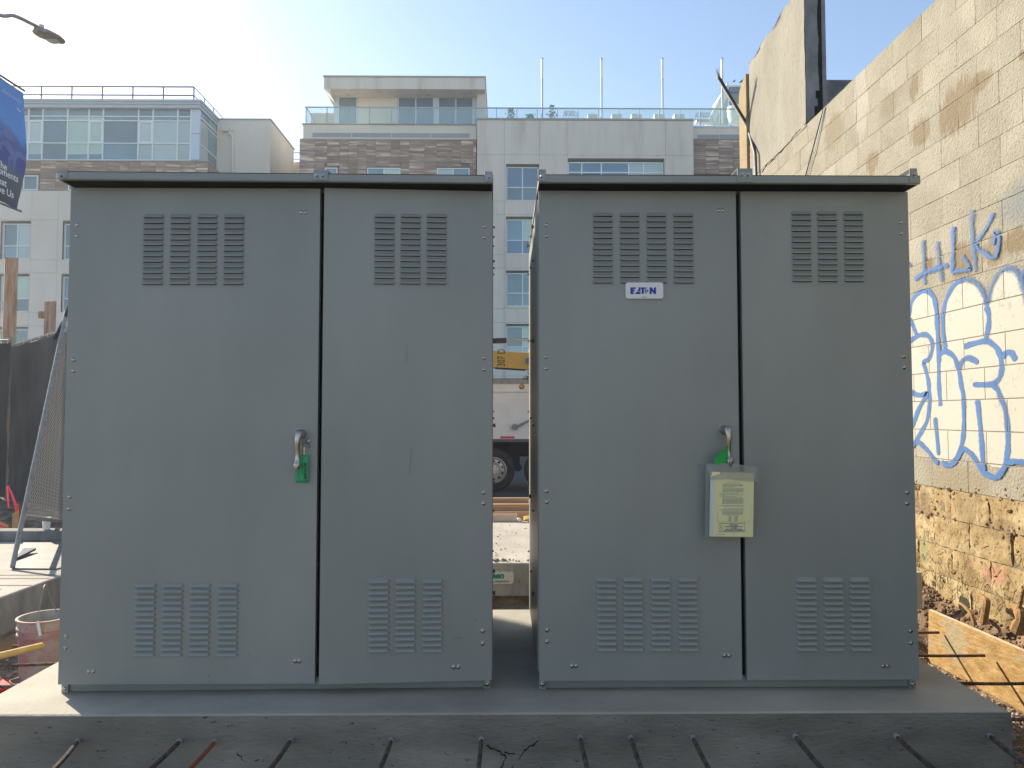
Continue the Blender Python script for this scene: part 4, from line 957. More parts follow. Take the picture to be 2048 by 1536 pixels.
def cladding(parent, xa, xb, za, zb, holes, Y, seed, wx=(.52, .88), hz=.335, axis='X', name='cladding_panel'):
    rn = random.Random(seed); x = xa; k = 0
    while x < xb - .02:
        w_ = min(rn.choice([wx[0], wx[1], (wx[0] + wx[1]) / 2]), xb - x)
        if xb - (x + w_) < .15: w_ = xb - x
        z = zb
        while z > za + .02:
            h = hz if z - hz > za + .05 else z - za
            a, b_, c, d = x + .006, x + w_ - .006, z - h + .006, z - .006
            for hh in holes:
                if hh[0] < b_ and hh[1] > a and hh[2] < d and hh[3] > c:
                    if hh[0] > a + .1: b_ = hh[0]
                    elif hh[1] < b_ - .1: a = hh[1]
                    elif d > hh[3] + .03: c = hh[3]
                    else: a = b_
            if b_ - a > .04:
                pr_ = rn.uniform(0, .012)
                if axis == 'X': m = MB().box(a, b_, Y - pr_, Y + .05, c, d)
                else: m = MB().box(Y - .05, Y + pr_, a, b_, c, d)
                m.build(name, MT['wood'], parent); k += 1
            z -= h
        x += w_
main = thing('apartment_building', 'modern grey stucco and brown panelled apartment building with a rooftop terrace, across the street', 'building', (5, YB, 0))
ZG = -.05
# stucco bay
xs_ = [XX(954), XX(1008.5), XX(1079), XX(1134), XX(1331), XX(1387)]
zs_ = [ZG, ZZ(752), ZZ(722), ZZ(645), ZZ(617), ZZ(536), ZZ(509), ZZ(429), ZZ(402), ZZ(309.5), ZZ(240)]
holes = []; wins = []
for (ya, yb) in ((328, 401), (433, 508), (541, 613), (648, 721)):
    for (xa, xb) in ((1012, 1078), (1136, 1206), (1262, 1328)):
        if ya == 328 and xa > 1100: continue
        holes.append((XX(xa), XX(xb), ZZ(yb), ZZ(ya)))
        wins.append((ya, xa))
big = (XX(1135.5), XX(1328.5), ZZ(402), ZZ(316)); holes.append(big)
low = [(XX(960), XX(1120), ZZ(826), ZZ(757)), (XX(1150), XX(1370), ZZ(826), ZZ(757))]
panels(main, xs_, zs_, holes + low, YB, MT['stuccost'])
for i, h in enumerate(holes[:-1]):
    ks = [['glass', 'glass', 'bluegl', 'bluegl'], ['bluegl', 'bluegl', 'glass', 'blindg'], ['glass', 'glass', 'glass', 'glass'], ['blind', 'blindg', 'glass', 'blindg'], ['bluegl', 'bluegl', 'blind', 'glass']][[0, 1, 4, 3, 2, 1, 4, 3, 2, 0][i % 10]]
    window(main, h[0] + .02, h[1] - .02, h[2] + .02, h[3] - .12, YB, 2, (.40,), ks)
window(main, big[0] + .02, big[1] - .02, big[2] + .02, big[3] - .16, YB, 5, (.74,), ['bluegl', 'bluegl', 'bluegl', 'blindg', 'blindg', 'glass', 'bluegl', 'bluegl', 'blind', 'blind'], widths=(.145, .205, .285, .155, .21), fr_=.07)
for h in low: window(main, h[0], h[1], h[2], h[3] - .1, YB, 4, (.5,), ['bluegl', 'glass'], fm='rail')
MB().box(XX(953), XX(1388), YB - .06, YB + .4, ZZ(240) + .003, ZZ(236.5)).build('coping', MT['copper'], main)
MB().box(XX(954) + .02, XX(1387) - .02, YB + .55, YB + 12, ZG, ZZ(240)).build('bay_core', MT['gap'], main)
MB().box(XX(954), XX(954) + .019, YB + .13, YB + 2, ZG, ZZ(240)).build('bay_return', MT['stucco'], main)
# left panelled bay
YW = YB + .45
def XW(px, py=300): return P(px, py, YW).x
def ZW(py): return P(800, py, YW).z
wh = [(XW(650), XW(676), ZW(400), ZW(333)), (XW(734), XW(802), ZW(400), ZW(333)), (XW(873), XW(940), ZW(400), ZW(333))]
cladding(main, XW(599), XW(953) - .02, ZW(500), ZW(280), wh, YW, 11)
MB().box(XW(599), XW(953) - .02, YW + .08, YW + 9, ZG, ZW(280)).build('panelled_bay_core', MT['gap'], main)
for i, h in enumerate(wh):
    MB().box(h[0] - .01, h[1] + .01, YW + .0505, YW + .30, h[3] - .05, h[3] + .01).build('reveal', MT['gap'], main)
    window(main, h[0] + .02, h[1] - .02, h[2], h[3] - .08, YW - .22 , 2 if i else 1, (.5,), [['glass'], ['blind', 'glass', 'glass', 'blind'], ['glass', 'blind', 'blind', 'glass']][i], rec=.26)
panels(main, [XW(606), XW(954) - .02], [ZW(279), ZW(250)], [], YW - .02, MT['stucco'])
MB().box(XW(600), XW(954) - .02, YW - .05, YW + .1, ZW(280.2), ZW(278.3)).build('band', MT['copper'], main)
MB().box(XW(604), XW(954) - .02, YW - .06, YW + .4, ZW(250), ZW(248)).build('coping', MT['copper'], main)
def grille(x0, x1, z0, z1, Y, n):
    w_ = (x1 - x0) / n
    for k in range(n):
        a, b_ = x0 + k * w_ + .03, x0 + (k + 1) * w_ - .03; m = MB()
        m.box(a, b_, Y - .012, Y - .004, z0, z1)
        go = m.build('vent_grille', MT['gap'], main)
        for j in range(4): zz = z0 + (z1 - z0) * (j + .5) / 4; MB().box(a, b_, Y - .03, Y - .013, zz - .022, zz + .018).build('slat', MT['railg'], go)
grille(XW(624), XW(940), ZW(275), ZW(266.5), YW - .02, 4)
# downpipe head at the junction
MB().box(XW(947), XW(952.5), YW - .10, YW - .03, ZW(305), ZW(297)).build('pipe_head', MT['stucco'], main)
# right panelled bay
wr = [(XX(1389), XX(1468), ZZ(400), ZZ(344))]
cladding(main, XX(1387.5), XX(1560), ZZ(500), ZZ(271.5), [(XX(1389), XX(1470), ZZ(400), ZZ(341))], YW, 17, wx=(.72, .84), hz=.345)
MB().box(XX(1387.5), XX(1560), YW + .08, YW + 9, ZG, ZZ(271)).build('panelled_bay_core', MT['gap'], main)
window(main, XX(1388.5), XX(1467), ZZ(400), ZZ(345.5), YW - .22, 3, (.2,), ['bluegl', 'bluegl', 'glass', 'bluegl', 'glass', 'bluegl'], widths=(.42, .37, .21), rec=.26)
panels(main, [XX(1387.5), XX(1560)], [ZZ(271), ZZ(248)], [], YW - .02, MT['stucco'])
grille(XX(1398), XX(1489), ZZ(270), ZZ(261.5), YW - .02, 2)
MB().box(XX(1388.5), XX(1562), YW - .06, YW + .4, ZZ(248), ZZ(244.5)).build('coping', MT['bframe'], main)
# terrace floor
MB().box(XX(606), XX(954), YB + .9, YB + 11, ZZ(252) - .3, ZZ(252)).build('terrace_floor', MT['stucco'], main)
MB().box(XX(954.5), XX(1560), YB + .9, YB + 12, ZZ(246) - .3, ZZ(246)).build('terrace_floor', MT['stucco'], main)
# glass railing
rl = thing('glass_railing', 'glass balustrade with thin posts running along the roof terrace of the far building', 'railing', (5, YB + .2, ZZ(245)))
YR = YB + .25
def XR(px, py=230): return P(px, py, YR).x
def ZR(py): return P(1000, py, YR).z
posts = [612, 654, 696, 739, 783, 824] + [993 + 40.7 * k for k in range(13)] + [867, 909, 951]
for px in posts:
    bot = 248 if px < 953 or px > 1387 else 238
    MB().box(XR(px) - .022, XR(px) + .022, YR - .02, YR + .03, ZR(bot), ZR(216)).build('post', MT['railg'], rl)
MB().box(XR(610), XR(1560), YR - .03, YR + .03, ZR(217), ZR(215)).build('top_rail', MT['railg'], rl)
ps_ = sorted(posts)
for a, b_ in zip(ps_, ps_[1:]):
    bot = 248 if a < 950 or a > 1380 else 238
    MB().box(XR(a) + .03, XR(b_) - .03, YR - .006, YR + .006, ZR(bot), ZR(217)).build('glass_pane', MT['railglass'], rl)
xl = XR(612)
MB().box(xl - .02, xl + .02, YR + .04, YR + 1.9, ZR(217), ZR(215)).build('side_rail', MT['railg'], rl)
MB().box(xl - .006, xl + .006, YR + .04, YR + 1.9, ZR(248), ZR(217)).build('glass_pane', MT['railglass'], rl)
MB().box(xl - .02, xl + .02, YR + 1.9, YR + 1.95, ZR(248), ZR(216)).build('post', MT['railg'], rl)
# penthouse
ph = thing('penthouse', 'flat roofed penthouse with tall blue windows on the roof terrace', 'building', (XX(810), 45, ZZ(250)))
YP = 44.2
def XP(px, py=210, Y=YP): return P(px, py, Y).x
def ZP(py, Y=YP): return P(810, py, Y).z
YS = 43.0
MB().box(XP(648, 170, YS), XP(970, 170, YS), YS, YP + 6, ZP(178, YS), ZP(155, YS)).build('roof_slab', MT['stuccost'], ph)
MB().box(XP(648, 170, YS) - .05, XP(970, 170, YS) + .05, YS - .05, YP + 6, ZP(155, YS) + .003, ZP(152, YS)).build('roof_coping', MT['copper'], ph)
m = MB().prism([(XP(648.5, 170, YS), ZP(178, YS)), (XP(670), ZP(207)), (XP(670), ZP(178, YS))], YS + .02, YP - .02); m.build('soffit_bracket', MT['stucco'], ph)
m = MB().prism([(XP(955), ZP(246)), (XP(976, 238), ZP(246)), (XP(970, 180), ZP(181)), (XP(955), ZP(181))], YP - .6, YP - .02); m.build('fin_wall', MT['stuccost'], ph)
gl = [(676, 715, 'glass', 1), (795, 868, 'bluegl', 2), (876, 947, 'bluegl', 2)]
MB().box(XP(716), XP(794), YP, YP + .2, ZP(252), ZP(181)).build('wall', MT['stucco'], ph)
for a, b_ in ((668, 676), (868, 876), (947, 955)): MB().box(XP(a), XP(b_), YP - .03, YP + .2, ZP(252), ZP(181)).build('column', MT['bframe'], ph)
for a, b_, k, n in gl: window(ph, XP(a), XP(b_), ZP(252), ZP(182), YP, n, (), [k], rec=.05)
MB().box(XP(669), XP(954), YP + .25, YP + 6, ZP(252), ZP(181)).build('core', MT['gap'], ph)
ug = MB().box(XX(622, 230, 46.5), XX(668, 230, 46.5), 46.5, 47.5, ZZ(250), P(640, 226, 46.5).z).build('roof_plant_box', MT['stucco']); tag(recenter(ug), 'low grey service box on the terrace left of the penthouse', 'service box')
# flagpoles
def pole(px, lab):
    x = P(px, 200, 43).x; zb = P(px, 243, 43).z; zm = P(px, 157, 43).z; zt = P(px, 118, 43).z
    t = thing('flagpole', lab, 'pole', (x, 43, zb), 'light poles on the roof terrace')
    MB().tube([(x, 43, zb - .2), (x, 43, zm)], .055, 10).build('lower_tube', MT['cornice'], t, smooth=True)
    MB().tube([(x, 43, zm), (x, 43, zt)], .068, 10).build('upper_tube', MT['white'], t, smooth=True)
    MB().tube([(x, 43, zt), (x, 43, zt + .04)], .075, 10).build('cap', MT['rail'], t)
for px, lab in ((1084.5, 'first white topped light pole from the left, beside the terrace plants'), (1203.5, 'second white topped light pole from the left on the terrace'), (1325.5, 'third white topped light pole from the left on the terrace'), (1445, 'rightmost white topped light pole, beside the white gabled stair house')): pole(px, lab)
# terrace furniture
def lounge(px, lab):
    x = P(px, 240, 42.9).x; z0 = P(px, 246, 42.9).z; zt = P(px, 228.5, 42.9).z
    t = thing('deck_chair', lab, 'chair', (x, 42.9, z0), 'cream chairs along the terrace railing')
    MB().box(x - .26, x + .26, 42.86, 42.9, z0 + .1, zt).build('backrest', MT['cream'], t)
    MB().box(x - .26, x + .26, 42.91, 43.4, z0 + .22, z0 + .27).build('seat', MT['cream'], t)
    for s in (-1, 1): MB().box(x + s * .285 - .018, x + s * .285 + .018, 42.84, 43.4, z0, zt + .02).build('side_frame', MT['white'], t)
for px, l in ((1186, 'leftmost'), (1234, 'second from left'), (1273.5, 'middle'), (1319, 'second from right, behind the third pole'), (1359, 'rightmost')): lounge(px, l + ' cream deck chair showing above the terrace coping')
def dome(px, wpx, ytop, lab, ybot=245):
    x = P(px, 230, 42.8).x; wd = wpx / F * 42.8; z0 = P(px, ybot, 42.8).z; zt = P(px, ytop, 42.8).z; h = zt - z0
    t = thing('wicker_chair', lab, 'chair', (x, 42.8, z0), 'dark wicker terrace chairs')
    m = MB()
    for k in range(9):
        u = -1 + 2 * k / 8; m.tube([(x + u * wd / 2, 42.7, z0), (x + u * wd / 2 * .92, 42.75, z0 + h * .6), (x + u * wd / 2 * .72, 42.9, zt), (x + u * wd * .3, 43.2, zt - .1)], .014, 5)
    m.build('ribs', MT['wicker'], t)
    m = MB()
    for f in (.25, .6, 1.0): ww = wd / 2 * (1 - .28 * f ** 2); m.tube([(x - ww, 42.72 + .15 * f, z0 + h * f), (x + ww, 42.72 + .15 * f, z0 + h * f)], .014, 5)
    m.build('hoops', MT['wicker'], t)
    MB().box(x - wd * .35, x + wd * .35, 42.95, 43.35, z0 + .1, z0 + .25).build('seat', MT['cream'], t)
dome(1140, 30, 221, 'left dark wicker dome chair between the poles on the terrace')
dome(1407, 37, 225, 'right dark wicker dome chair in front of the white stair house')
def plant(px, ytop, wpx, lab, tall=True, m='leaf', Y=43.0, ybot=240):
    x = P(px, 230, Y).x; z0 = P(px, ybot, Y).z; zt = P(px, ytop, Y).z; h = zt - z0; wd = wpx / F * Y; rn = random.Random(int(px))
    t = thing('terrace_plant', lab, 'plant', (x, Y, z0), 'plants behind the terrace railing')
    MB().lathe([(.0001, -.3), (.16, -.3), (.2, -.02), (.0001, -.02)], c=(x, Y, z0), seg=12).build('pot', MT['cream'], t)
    s = MB(); s.tube([(x, Y, z0 - .05), (x + .03, Y, z0 + h * .6), (x, Y, zt - .08)], [.02, .014, .006], 5); s.build('stem', MT['branch'], t)
    b = MB()
    for k in range(90):
        f = rn.random(); spread = wd / 2 * ((1 - f * .75) if tall else 1)
        c = Vector((x + rn.gauss(0, .35) * spread, Y + rn.gauss(0, .3) * spread, z0 + h * f * .9)); a = rn.uniform(0, 6.3); l = rn.uniform(.10, .22)
        d = Vector((math.cos(a), math.sin(a) * .6, rn.uniform(-.1, .9))).normalized() * l; n_ = d.cross(Vector((0, 1, .3))).normalized() * .028
        b.face([c - n_ * .4, c + d * .5 + n_, c + d, c + d * .5 - n_])
    b.build('leaves', MT[m], t)
plant(1022, 216, 32, 'thin spiky terrace plant nearest the penthouse')
plant(1060, 229, 18, 'small tufted terrace plant left of the first pole', False)
plant(1104, 208, 26, 'tall dark bushy terrace plant right of the first pole')
plant(1475, 188, 32, 'pale green palm like plant in the white planter by the stair house', False, 'leafy', 42.6, 214)
# stair house
sh_ = thing('stair_house', 'white gabled stair house with blue glazing on the right end of the terrace', 'building', (XX(1460), 44, ZZ(245)))
YH = 43.6
def q_(px, py, Y=YH): p = P(px, py, Y); return (p.x, p.z)
MB().prism([q_(1412, 250), q_(1455, 164), q_(1457, 164), q_(1457, 190), q_(1426, 250)], YH, YH + .4).build('sloped_gable', MT['white'], sh_)
MB().prism([q_(1426.3, 250), q_(1457, 190.6), q_(1457, 250)], YH + .1, YH + .3).build('gable_glass', MT['blind'], sh_)
MB().box(q_(1457.3, 0)[0], q_(1560, 0)[0], YH + .05, YH + 3, q_(0, 250)[1], q_(0, 167)[1]).build('blue_wall', MT['bluegl'], sh_)
MB().box(q_(1453, 165)[0], q_(1560, 165)[0], YH - .05, YH + 3, q_(0, 167)[1], q_(0, 164)[1]).build('roof_edge', MT['white'], sh_)
MB().box(q_(1457.3, 177)[0], q_(1560, 177)[0], YH + .0, YH + .049, q_(0, 178)[1], q_(0, 176)[1]).build('mullion', MT['rail'], sh_)
pot = MB().lathe([(.0001, 0), (.42, 0), (.55, .4), (.58, .9), (.53, .92), (.48, .86), (.0001, .84)], c=P(1474, 246, 42.6), seg=28).build('white_planter', MT['white'], smooth=True); tag(recenter(pot), 'large round white planter behind the glass railing by the stair house', 'planter')
for px, l in ((1468, 'left small dark pigeon standing on the stair house roof'), (1483, 'right small dark pigeon leaning forward on the stair house roof')):
    c = P(px, 162.5, YH); b = MB(); u = Vector((.06, 0, .02)) if px < 1475 else Vector((.13, 0, .10))
    b.tube([c - u * 1.2, c - u * .6, c, c + u * .7, c + u * 1.1], [.01, .045, .06, .035, .01], 8)
    b.tube([c + u * .8, c + u * 1.0 + Vector((.01, 0, .05)), c + u * 1.1 + Vector((.035, 0, .06))], [.03, .035, .008], 8)
    b.tube([c + Vector((0, 0, -.09)), c + Vector((.005, 0, -.03))], .008, 5)
    tag(recenter(b.build('pigeon', MT['bird'], smooth=True)), l, 'bird', 'pigeons on the stair house')

# left wing
lw = thing('corner_building', 'pale apartment block at the left with a glazed top floor and a railed flat roof', 'building', (-22, YB, 0))
YG = 42.3
def XG(px, py=260, Y=YG): return P(px, py, Y).x
def ZG_(py, Y=YG): return P(200, py, Y).z
mx_ = [-60, -10, 28, 57.8, 86.4, 136, 178.6, 207, 277.6, 306.6, 356, 382.3]
mz_ = [320.5, 287, 242, 233.5, 216]
for px in mx_:
    cw = MB().box(XG(px) - .035, XG(px) + .035, YG - .07, YG + .02, ZG_(320.5), ZG_(216)).build('mullion', MT['wframe'], lw)
for py in mz_: MB().box(XG(mx_[0]), XG(mx_[-1]), YG - .06, YG + .018, ZG_(py) - .03, ZG_(py) + .03).build('transom', MT['wframe'], lw)
kinds = {3: ('blind', 'blind'), 5: ('blindg', 'blindg'), 6: ('blindg', 'blindg'), 8: ('blind', 'blind'), 9: ('blind', 'blind'), 10: ('blind', 'blind'), 2: ('blind', 'blindg')}
for i in range(len(mx_) - 1):
    for j in range(4):
        k = 'glass'
        if i in kinds and j < 2: k = kinds[i][0]
        if i in (5, 6, 2) and j == 2: k = 'blindg'
        x0, x1, z0, z1 = XG(mx_[i]) + .035, XG(mx_[i + 1]) - .035, ZG_(mz_[j]) + .03, ZG_(mz_[j + 1]) - .03
        if i in (3, 5, 6) and j == 0:
            zm = z0 + (z1 - z0) * .33; MB().box(x0, x1, YG, YG + .015, z0, zm).build('pane', MT['glass'], lw); z0 = zm + .004
        MB().box(x0, x1, YG, YG + .015, z0, z1).build('pane', MT[k], lw)
        if j == 1 and i in (3, 6, 8):
            f = MB()
            for a in ((x0, x1, z0, z0 + .07), (x0, x1, z1 - .07, z1), (x0, x0 + .07, z0 + .07, z1 - .07), (x1 - .07, x1, z0 + .07, z1 - .07)): f.box(a[0], a[1], YG - .05, YG - .002, a[2], a[3])
            f.build('sash', MT['wframe'], lw)
for a, b_ in ((319.5, 267.5), (266.5, 214)): MB().box(XG(383.5), XG(400), YG - .05, YG + .1, ZG_(a), ZG_(b_)).build('blue_corner_panel', MT['bframe'], lw)
xc = XG(400); yE = YG * (400 - 1008) / (433 - 1008)
for j in range(4):
    for (ya, yb, k) in ((YG + .12, (YG + yE) / 2, 'blind' if j < 2 else 'glass'), ((YG + yE) / 2 + .04, yE, 'glass')):
        MB().box(xc - .03, xc - .012, ya, yb, ZG_(mz_[j]) + .03, ZG_(mz_[j + 1]) - .03).build('side_pane', MT[k], lw)
for py in mz_[1:]: MB().box(xc - .04, xc + .03, YG + .1, yE, ZG_(py) - .04, ZG_(py) + .04).build('side_transom', MT['wframe'], lw)
MB().box(XG(-60), xc - .04, YG + .04, YG + 8, ZG_(321), ZG_(200)).build('glazed_floor_core', MT['gap'], lw)
# cornice and roof railing
YC = YG - .25
def ZC(py): return P(200, py, YC).z
xcr = P(400, 205, YC).x
for a, b_, o_ in ((215, 208.5, .0), (208.2, 204, .06), (203.8, 199.5, .12)):
    MB().box(XG(-60), xcr + o_, YC - o_, yE + .1, ZC(a), ZC(b_)).build('cornice', MT['cornice'], lw)
rg = thing('roof_railing', 'thin grey two bar railing around the flat roof of the left building', 'railing', (-22, YG, ZC(199)))
YL = YG + .1
def prr(px, py): return P(px, py, YL)
xk = prr(388, 180).x
for px in (22 - 61, 22, 83, 144, 205, 266, 327, 388): MB().box(prr(px, 180).x - .032, prr(px, 180).x + .032, YL - .03, YL + .03, ZC(199.5), prr(200, 173).z).build('post', MT['rail'], rg)
for py in (173, 190): MB().box(prr(-60, 180).x, xk, YL - .034, YL + .034, prr(200, py).z - .035, prr(200, py).z + .03).build('rail', MT['rail'], rg)
for py in (173, 190): MB().box(xk - .02, xk + .02, YL + .02, 46.7, prr(200, py).z - .025, prr(200, py).z + .015).build('rail', MT['rail'], rg)
for yy in (43.9, 45.3, 46.7): MB().box(xk - .022, xk + .022, yy - .02, yy + .02, ZC(199.5), prr(200, 173).z).build('post', MT['rail'], rg)
# panelled and stucco storeys below
YK = YB
def XL(px, py=350): return P(px, py, YK).x
def ZL_(py): return P(200, py, YK).z
lh = [(XL(-60), XL(-20), ZL_(381), ZL_(349)), (XL(46), XL(77), ZL_(381), ZL_(349)), (XL(136), XL(170), ZL_(381), ZL_(350))]
cladding(lw, XL(-60), XL(415), ZL_(381.5), ZL_(323), lh, YK, 23, wx=(.50, .86), hz=.33)
for i, h in enumerate(lh): window(lw, h[0] + .02, h[1] - .02, h[2], h[3] - .06, YK - .22, 1, (), ['glass'], rec=.26)
MB().box(XL(-60), XL(415) + .04, YK - .05, YG - .09, ZL_(323) + .003, ZL_(320.5)).build('ledge', MT['copper'], lw)
cladding(lw, YK + .02, 43.7, ZL_(381.5), ZL_(323), [], XL(415), 29, axis='Y')
MB().box(XL(-60), XL(415) - .06, YK + .08, YK + 9, ZL_(382.5), ZL_(323)).build('panelled_core', MT['gap'], lw)
MB().box(XL(-60), XL(415) - .06, YK + .55, YK + 9, ZG, ZL_(382.8)).build('lower_core', MT['gap'], lw)
xs2 = [XL(-60, 480), XL(62, 480), XL(115, 480), XL(240, 480), XL(415, 480)]
zs2 = [ZG, ZL_(760), ZL_(730), ZL_(652), ZL_(625), ZL_(546), ZL_(520), ZL_(440), ZL_(381.5)]
sh2 = []
for ya, yb in ((442, 519), (548, 624), (654, 729)):
    for xa, xb in ((1, 61), (125, 186), (300, 360)): sh2.append((XL(xa, 480), XL(xb, 480), ZL_(yb), ZL_(ya)))
panels(lw, xs2, zs2, sh2, YK, MT['stucco'])
for i, h in enumerate(sh2):
    window(lw, h[0] + .02, h[1] - .02, h[2] + .02, h[3] - .12, YK, 2, (.38,), [['glass', 'blind', 'glass', 'blind'], ['glass', 'blind', 'glass', 'blind'], ['glass', 'glass'], ['glass', 'glass', 'blindg', 'blindg'], ['glass', 'blind'], ['glass'], ['glass', 'glass'], ['glass', 'blind'], ['glass']][i])
# stucco box behind and its downpipe
bx0, bx1 = P(433, 300, yE).x, P(540, 300, yE).x
def ZE(py): return P(500, py, yE).z
MB().box(bx0, bx1, yE, 49.8, ZG, ZE(240)).build('rear_block', MT['stucco'], lw)
MB().box(bx0 - .05, bx1 + .06, yE - .06, 49.86, ZE(240) + .003, ZE(237.5)).build('coping', MT['copper'], lw)
dp = MB(); dx_ = P(465, 300, yE - .12).x
dp.tube([P(465, 360, yE - .12), P(465, 276, yE - .12), P(463, 270, yE - .12), P(457, 266, yE - .12)], .07, 8); dp.box(P(451, 0, yE).x, P(463, 0, yE).x, yE - .25, yE - .01, ZE(265), ZE(258))
dp.box(P(466, 0, yE).x, P(472, 0, yE).x, yE - .1, yE - .01, ZE(262), ZE(257)); dp.build('downpipe', MT['stucco'], lw)
lk = MB().box(P(560, 300, 50).x, P(720, 300, 50).x, 50, 52, ZG, P(590, 324, 50).z).build('link_wall', MT['stuccow']); tag(recenter(lk), 'narrow warm grey wall with a thin rail seen between the two buildings', 'wall')
MB().box(P(586, 300, 50).x, P(720, 300, 50).x, 50.0, 50.04, P(590, 306, 50).z, P(590, 304.6, 50).z).build('rail', MT['rail'], lk)
MB().box(P(586, 300, 50).x, P(720, 300, 50).x, 50.0, 50.04, P(590, 319, 50).z, P(590, 317.8, 50).z).build('rail', MT['rail'], lk)

# ------------------------------------------------------------------ street lamp and banner
xp = -7.75; yp = 10.95
lp = thing('street_lamp', 'grey street lamp with a curved arm and flat oval head at the upper left', 'street lamp', (xp, yp, 0))
ZA = PX(0, 32, xp).z
MB().tube([(xp, yp, -.1), (xp, yp, 3), (xp, yp, ZA + .9)], [.10, .085, .06], 14).build('pole', MT['galv'], lp, smooth=True)
arm = [Vector((xp, yp + .05, ZA - .05))] + [PX(a, b_, xp) for a, b_ in ((6, 32), (25, 31), (42, 37), (58, 45), (76, 54))]
MB().tube(smooth_line(arm, 4), .030, 10).build('arm', MT['galv'], lp, smooth=True)
MB().tube([(xp, yp, ZA - .25), (xp, yp, ZA + .15)], .11, 12).build('arm_clamp', MT['rail'], lp)
h0, h1 = PX(72, 60, xp), PX(125, 88, xp); L_ = (h1 - h0).length; hd_ = MB(); dirv = (h1 - h0).normalized(); upv = Vector((1, 0, 0)).cross(dirv).normalized()
if upv.z < 0: upv = -upv
prof = [(0, .05, .05), (.06, .10, .07), (.25, .165, .085), (.5, .19, .08), (.75, .155, .06), (.92, .09, .04), (1, .02, .015)]
seg = 14
for t_, wd, ht in prof:
    c = h0 + dirv * L_ * t_
    for k in range(seg):
        th_ = 2 * math.pi * k / seg; s_ = math.sin(th_); hd_.v.append(tuple(c + Vector((1, 0, 0)) * math.cos(th_) * wd + upv * (s_ * ht if s_ > 0 else s_ * ht * .35)))
for i in range(len(prof) - 1):
    for k in range(seg): a_ = i * seg + k; b_ = i * seg + (k + 1) % seg; hd_.f.append((a_, b_, b_ + seg, a_ + seg)); hd_.mi.append(0)
hd_.f.append(tuple(range(seg))); hd_.mi.append(0)
hdo = hd_.build('lamp_head', MT['galv'], lp, smooth=True)
c = h0 + dirv * L_ * .6 - upv * .035
MB().lathe([(.0001, -.03), (.08, -.02), (.11, 0)], c=c, seg=16).build('lens', MT['blind'], hdo, smooth=True)
c = h0 + dirv * L_ * .22 + upv * .085; MB().tube([c, c + upv * .05], .04, 10).build('photocell', MT['cornice'], hdo)
# banner, hung in a plane that runs away from the camera
bn = thing('street_banner', 'blue cloth street banner with white words hanging from the lamp post at the left edge', 'banner', (xp, 11.4, PX(20, 420, xp).z))
ya_, yb_ = yp + .1, PX(46, 186, xp).y; zt = PX(46, 186, xp).z; zb = PX(40, 421, xp).z
def bmatl():
    m = mat('banner_print', [(0.09, 0.25, 0.62), (0.11, 0.30, 0.70)], rough=.6, scale=2, coord='World'); L = m.node_tree.links.new; b = m.node_tree.nodes['Principled BSDF']
    src = b.inputs['Base Color'].links[0].from_socket; g = nd(m, 'ShaderNodeNewGeometry'); sp = nd(m, 'ShaderNodeSeparateXYZ'); L(g.outputs['Position'], sp.inputs[0])
    n = nd(m, 'ShaderNodeTexNoise'); n.inputs['Scale'].default_value = 1.6; n.inputs['Detail'].default_value = 2.5; n.inputs['Distortion'].default_value = 1.5; L(g.outputs['Position'], n.inputs['Vector'])
    def lay(lo_z, hi_z, col, amt, nb_):
        nonlocal src
        s = nd(m, 'ShaderNodeMath', operation='MULTIPLY_ADD'); L(n.outputs['Fac'], s.inputs[0]); s.inputs[1].default_value = nb_; L(sp.outputs['Z'], s.inputs[2])
        s2 = nd(m, 'ShaderNodeMath', operation='MULTIPLY_ADD'); L(sp.outputs['Y'], s2.inputs[0]); s2.inputs[1].default_value = .25; L(s.outputs[0], s2.inputs[2])
        r = nd(m, 'ShaderNodeMapRange'); r.inputs['From Min'].default_value = hi_z + .25 * 11.4 + nb_ * .5; r.inputs['From Max'].default_value = lo_z + .25 * 11.4 + nb_ * .5; r.inputs['To Max'].default_value = amt
        L(s2.outputs[0], r.inputs['Value']); x = nd(m, 'ShaderNodeMix', data_type='RGBA'); L(r.outputs[0], x.inputs['Factor']); L(src, x.inputs['A']); x.inputs['B'].default_value = (*col, 1); src = x.outputs['Result']
    lay(zb + 1.05, zb + 1.25, (.07, .09, .30), .9, .9); lay(zb + .95, zb + 1.0, (.16, .20, .42), .6, 2.2); lay(zb + .75, zb + .85, (.03, .05, .24), .8, 1.5)
    lay(zb + .60, zb + .68, (.10, .12, .15), .9, .05); lay(zb + .05, zb + .5, (.03, .045, .06), .85, .1)
    L(src, b.inputs['Base Color']); return m
MT['banner'] = bmatl()
nb_, nz_ = 12, 26; b = MB()
def bw(u, v): return xp + .012 * math.sin(v * 9 + u * 4) + .05 * u * u * math.sin(v * 3.1)
for j in range(nz_ + 1):
    v = j / nz_
    for i in range(nb_ + 1):
        u = i / nb_; yy = ya_ + (yb_ - ya_ + .06 * math.sin(v * 3.14)) * u - .05 * (1 - v) * u * (1 if v < .1 else .8); b.v.append((bw(u, v), yy, zb + (zt - zb) * v + .02 * (1 - u)))
for j in range(nz_):
    for i in range(nb_): a_ = j * (nb_ + 1) + i; b.f.append((a_, a_ + 1, a_ + nb_ + 2, a_ + nb_ + 1)); b.mi.append(0)
b.build('banner_cloth', MT['banner'], bn, smooth=True)
for zz in (zt + .03, zb - .02): MB().tube([(xp, yp + .05, zz), (xp + .03, yb_ - .01, zz)], .018, 8).build('banner_rod', MT['rail'], bn)
def btext(body, py, yend_px, size, m_='label', bold=.001):
    pe = PX(yend_px, py, xp + .07); cu_w = None
    M = FR((xp + .075, pe.y, pe.z), (0, 1, 0), (0, 0, 1)); return text(body, size, 'lettering', MT[m_], bn, M, .001, 'RIGHT', bold=bold)
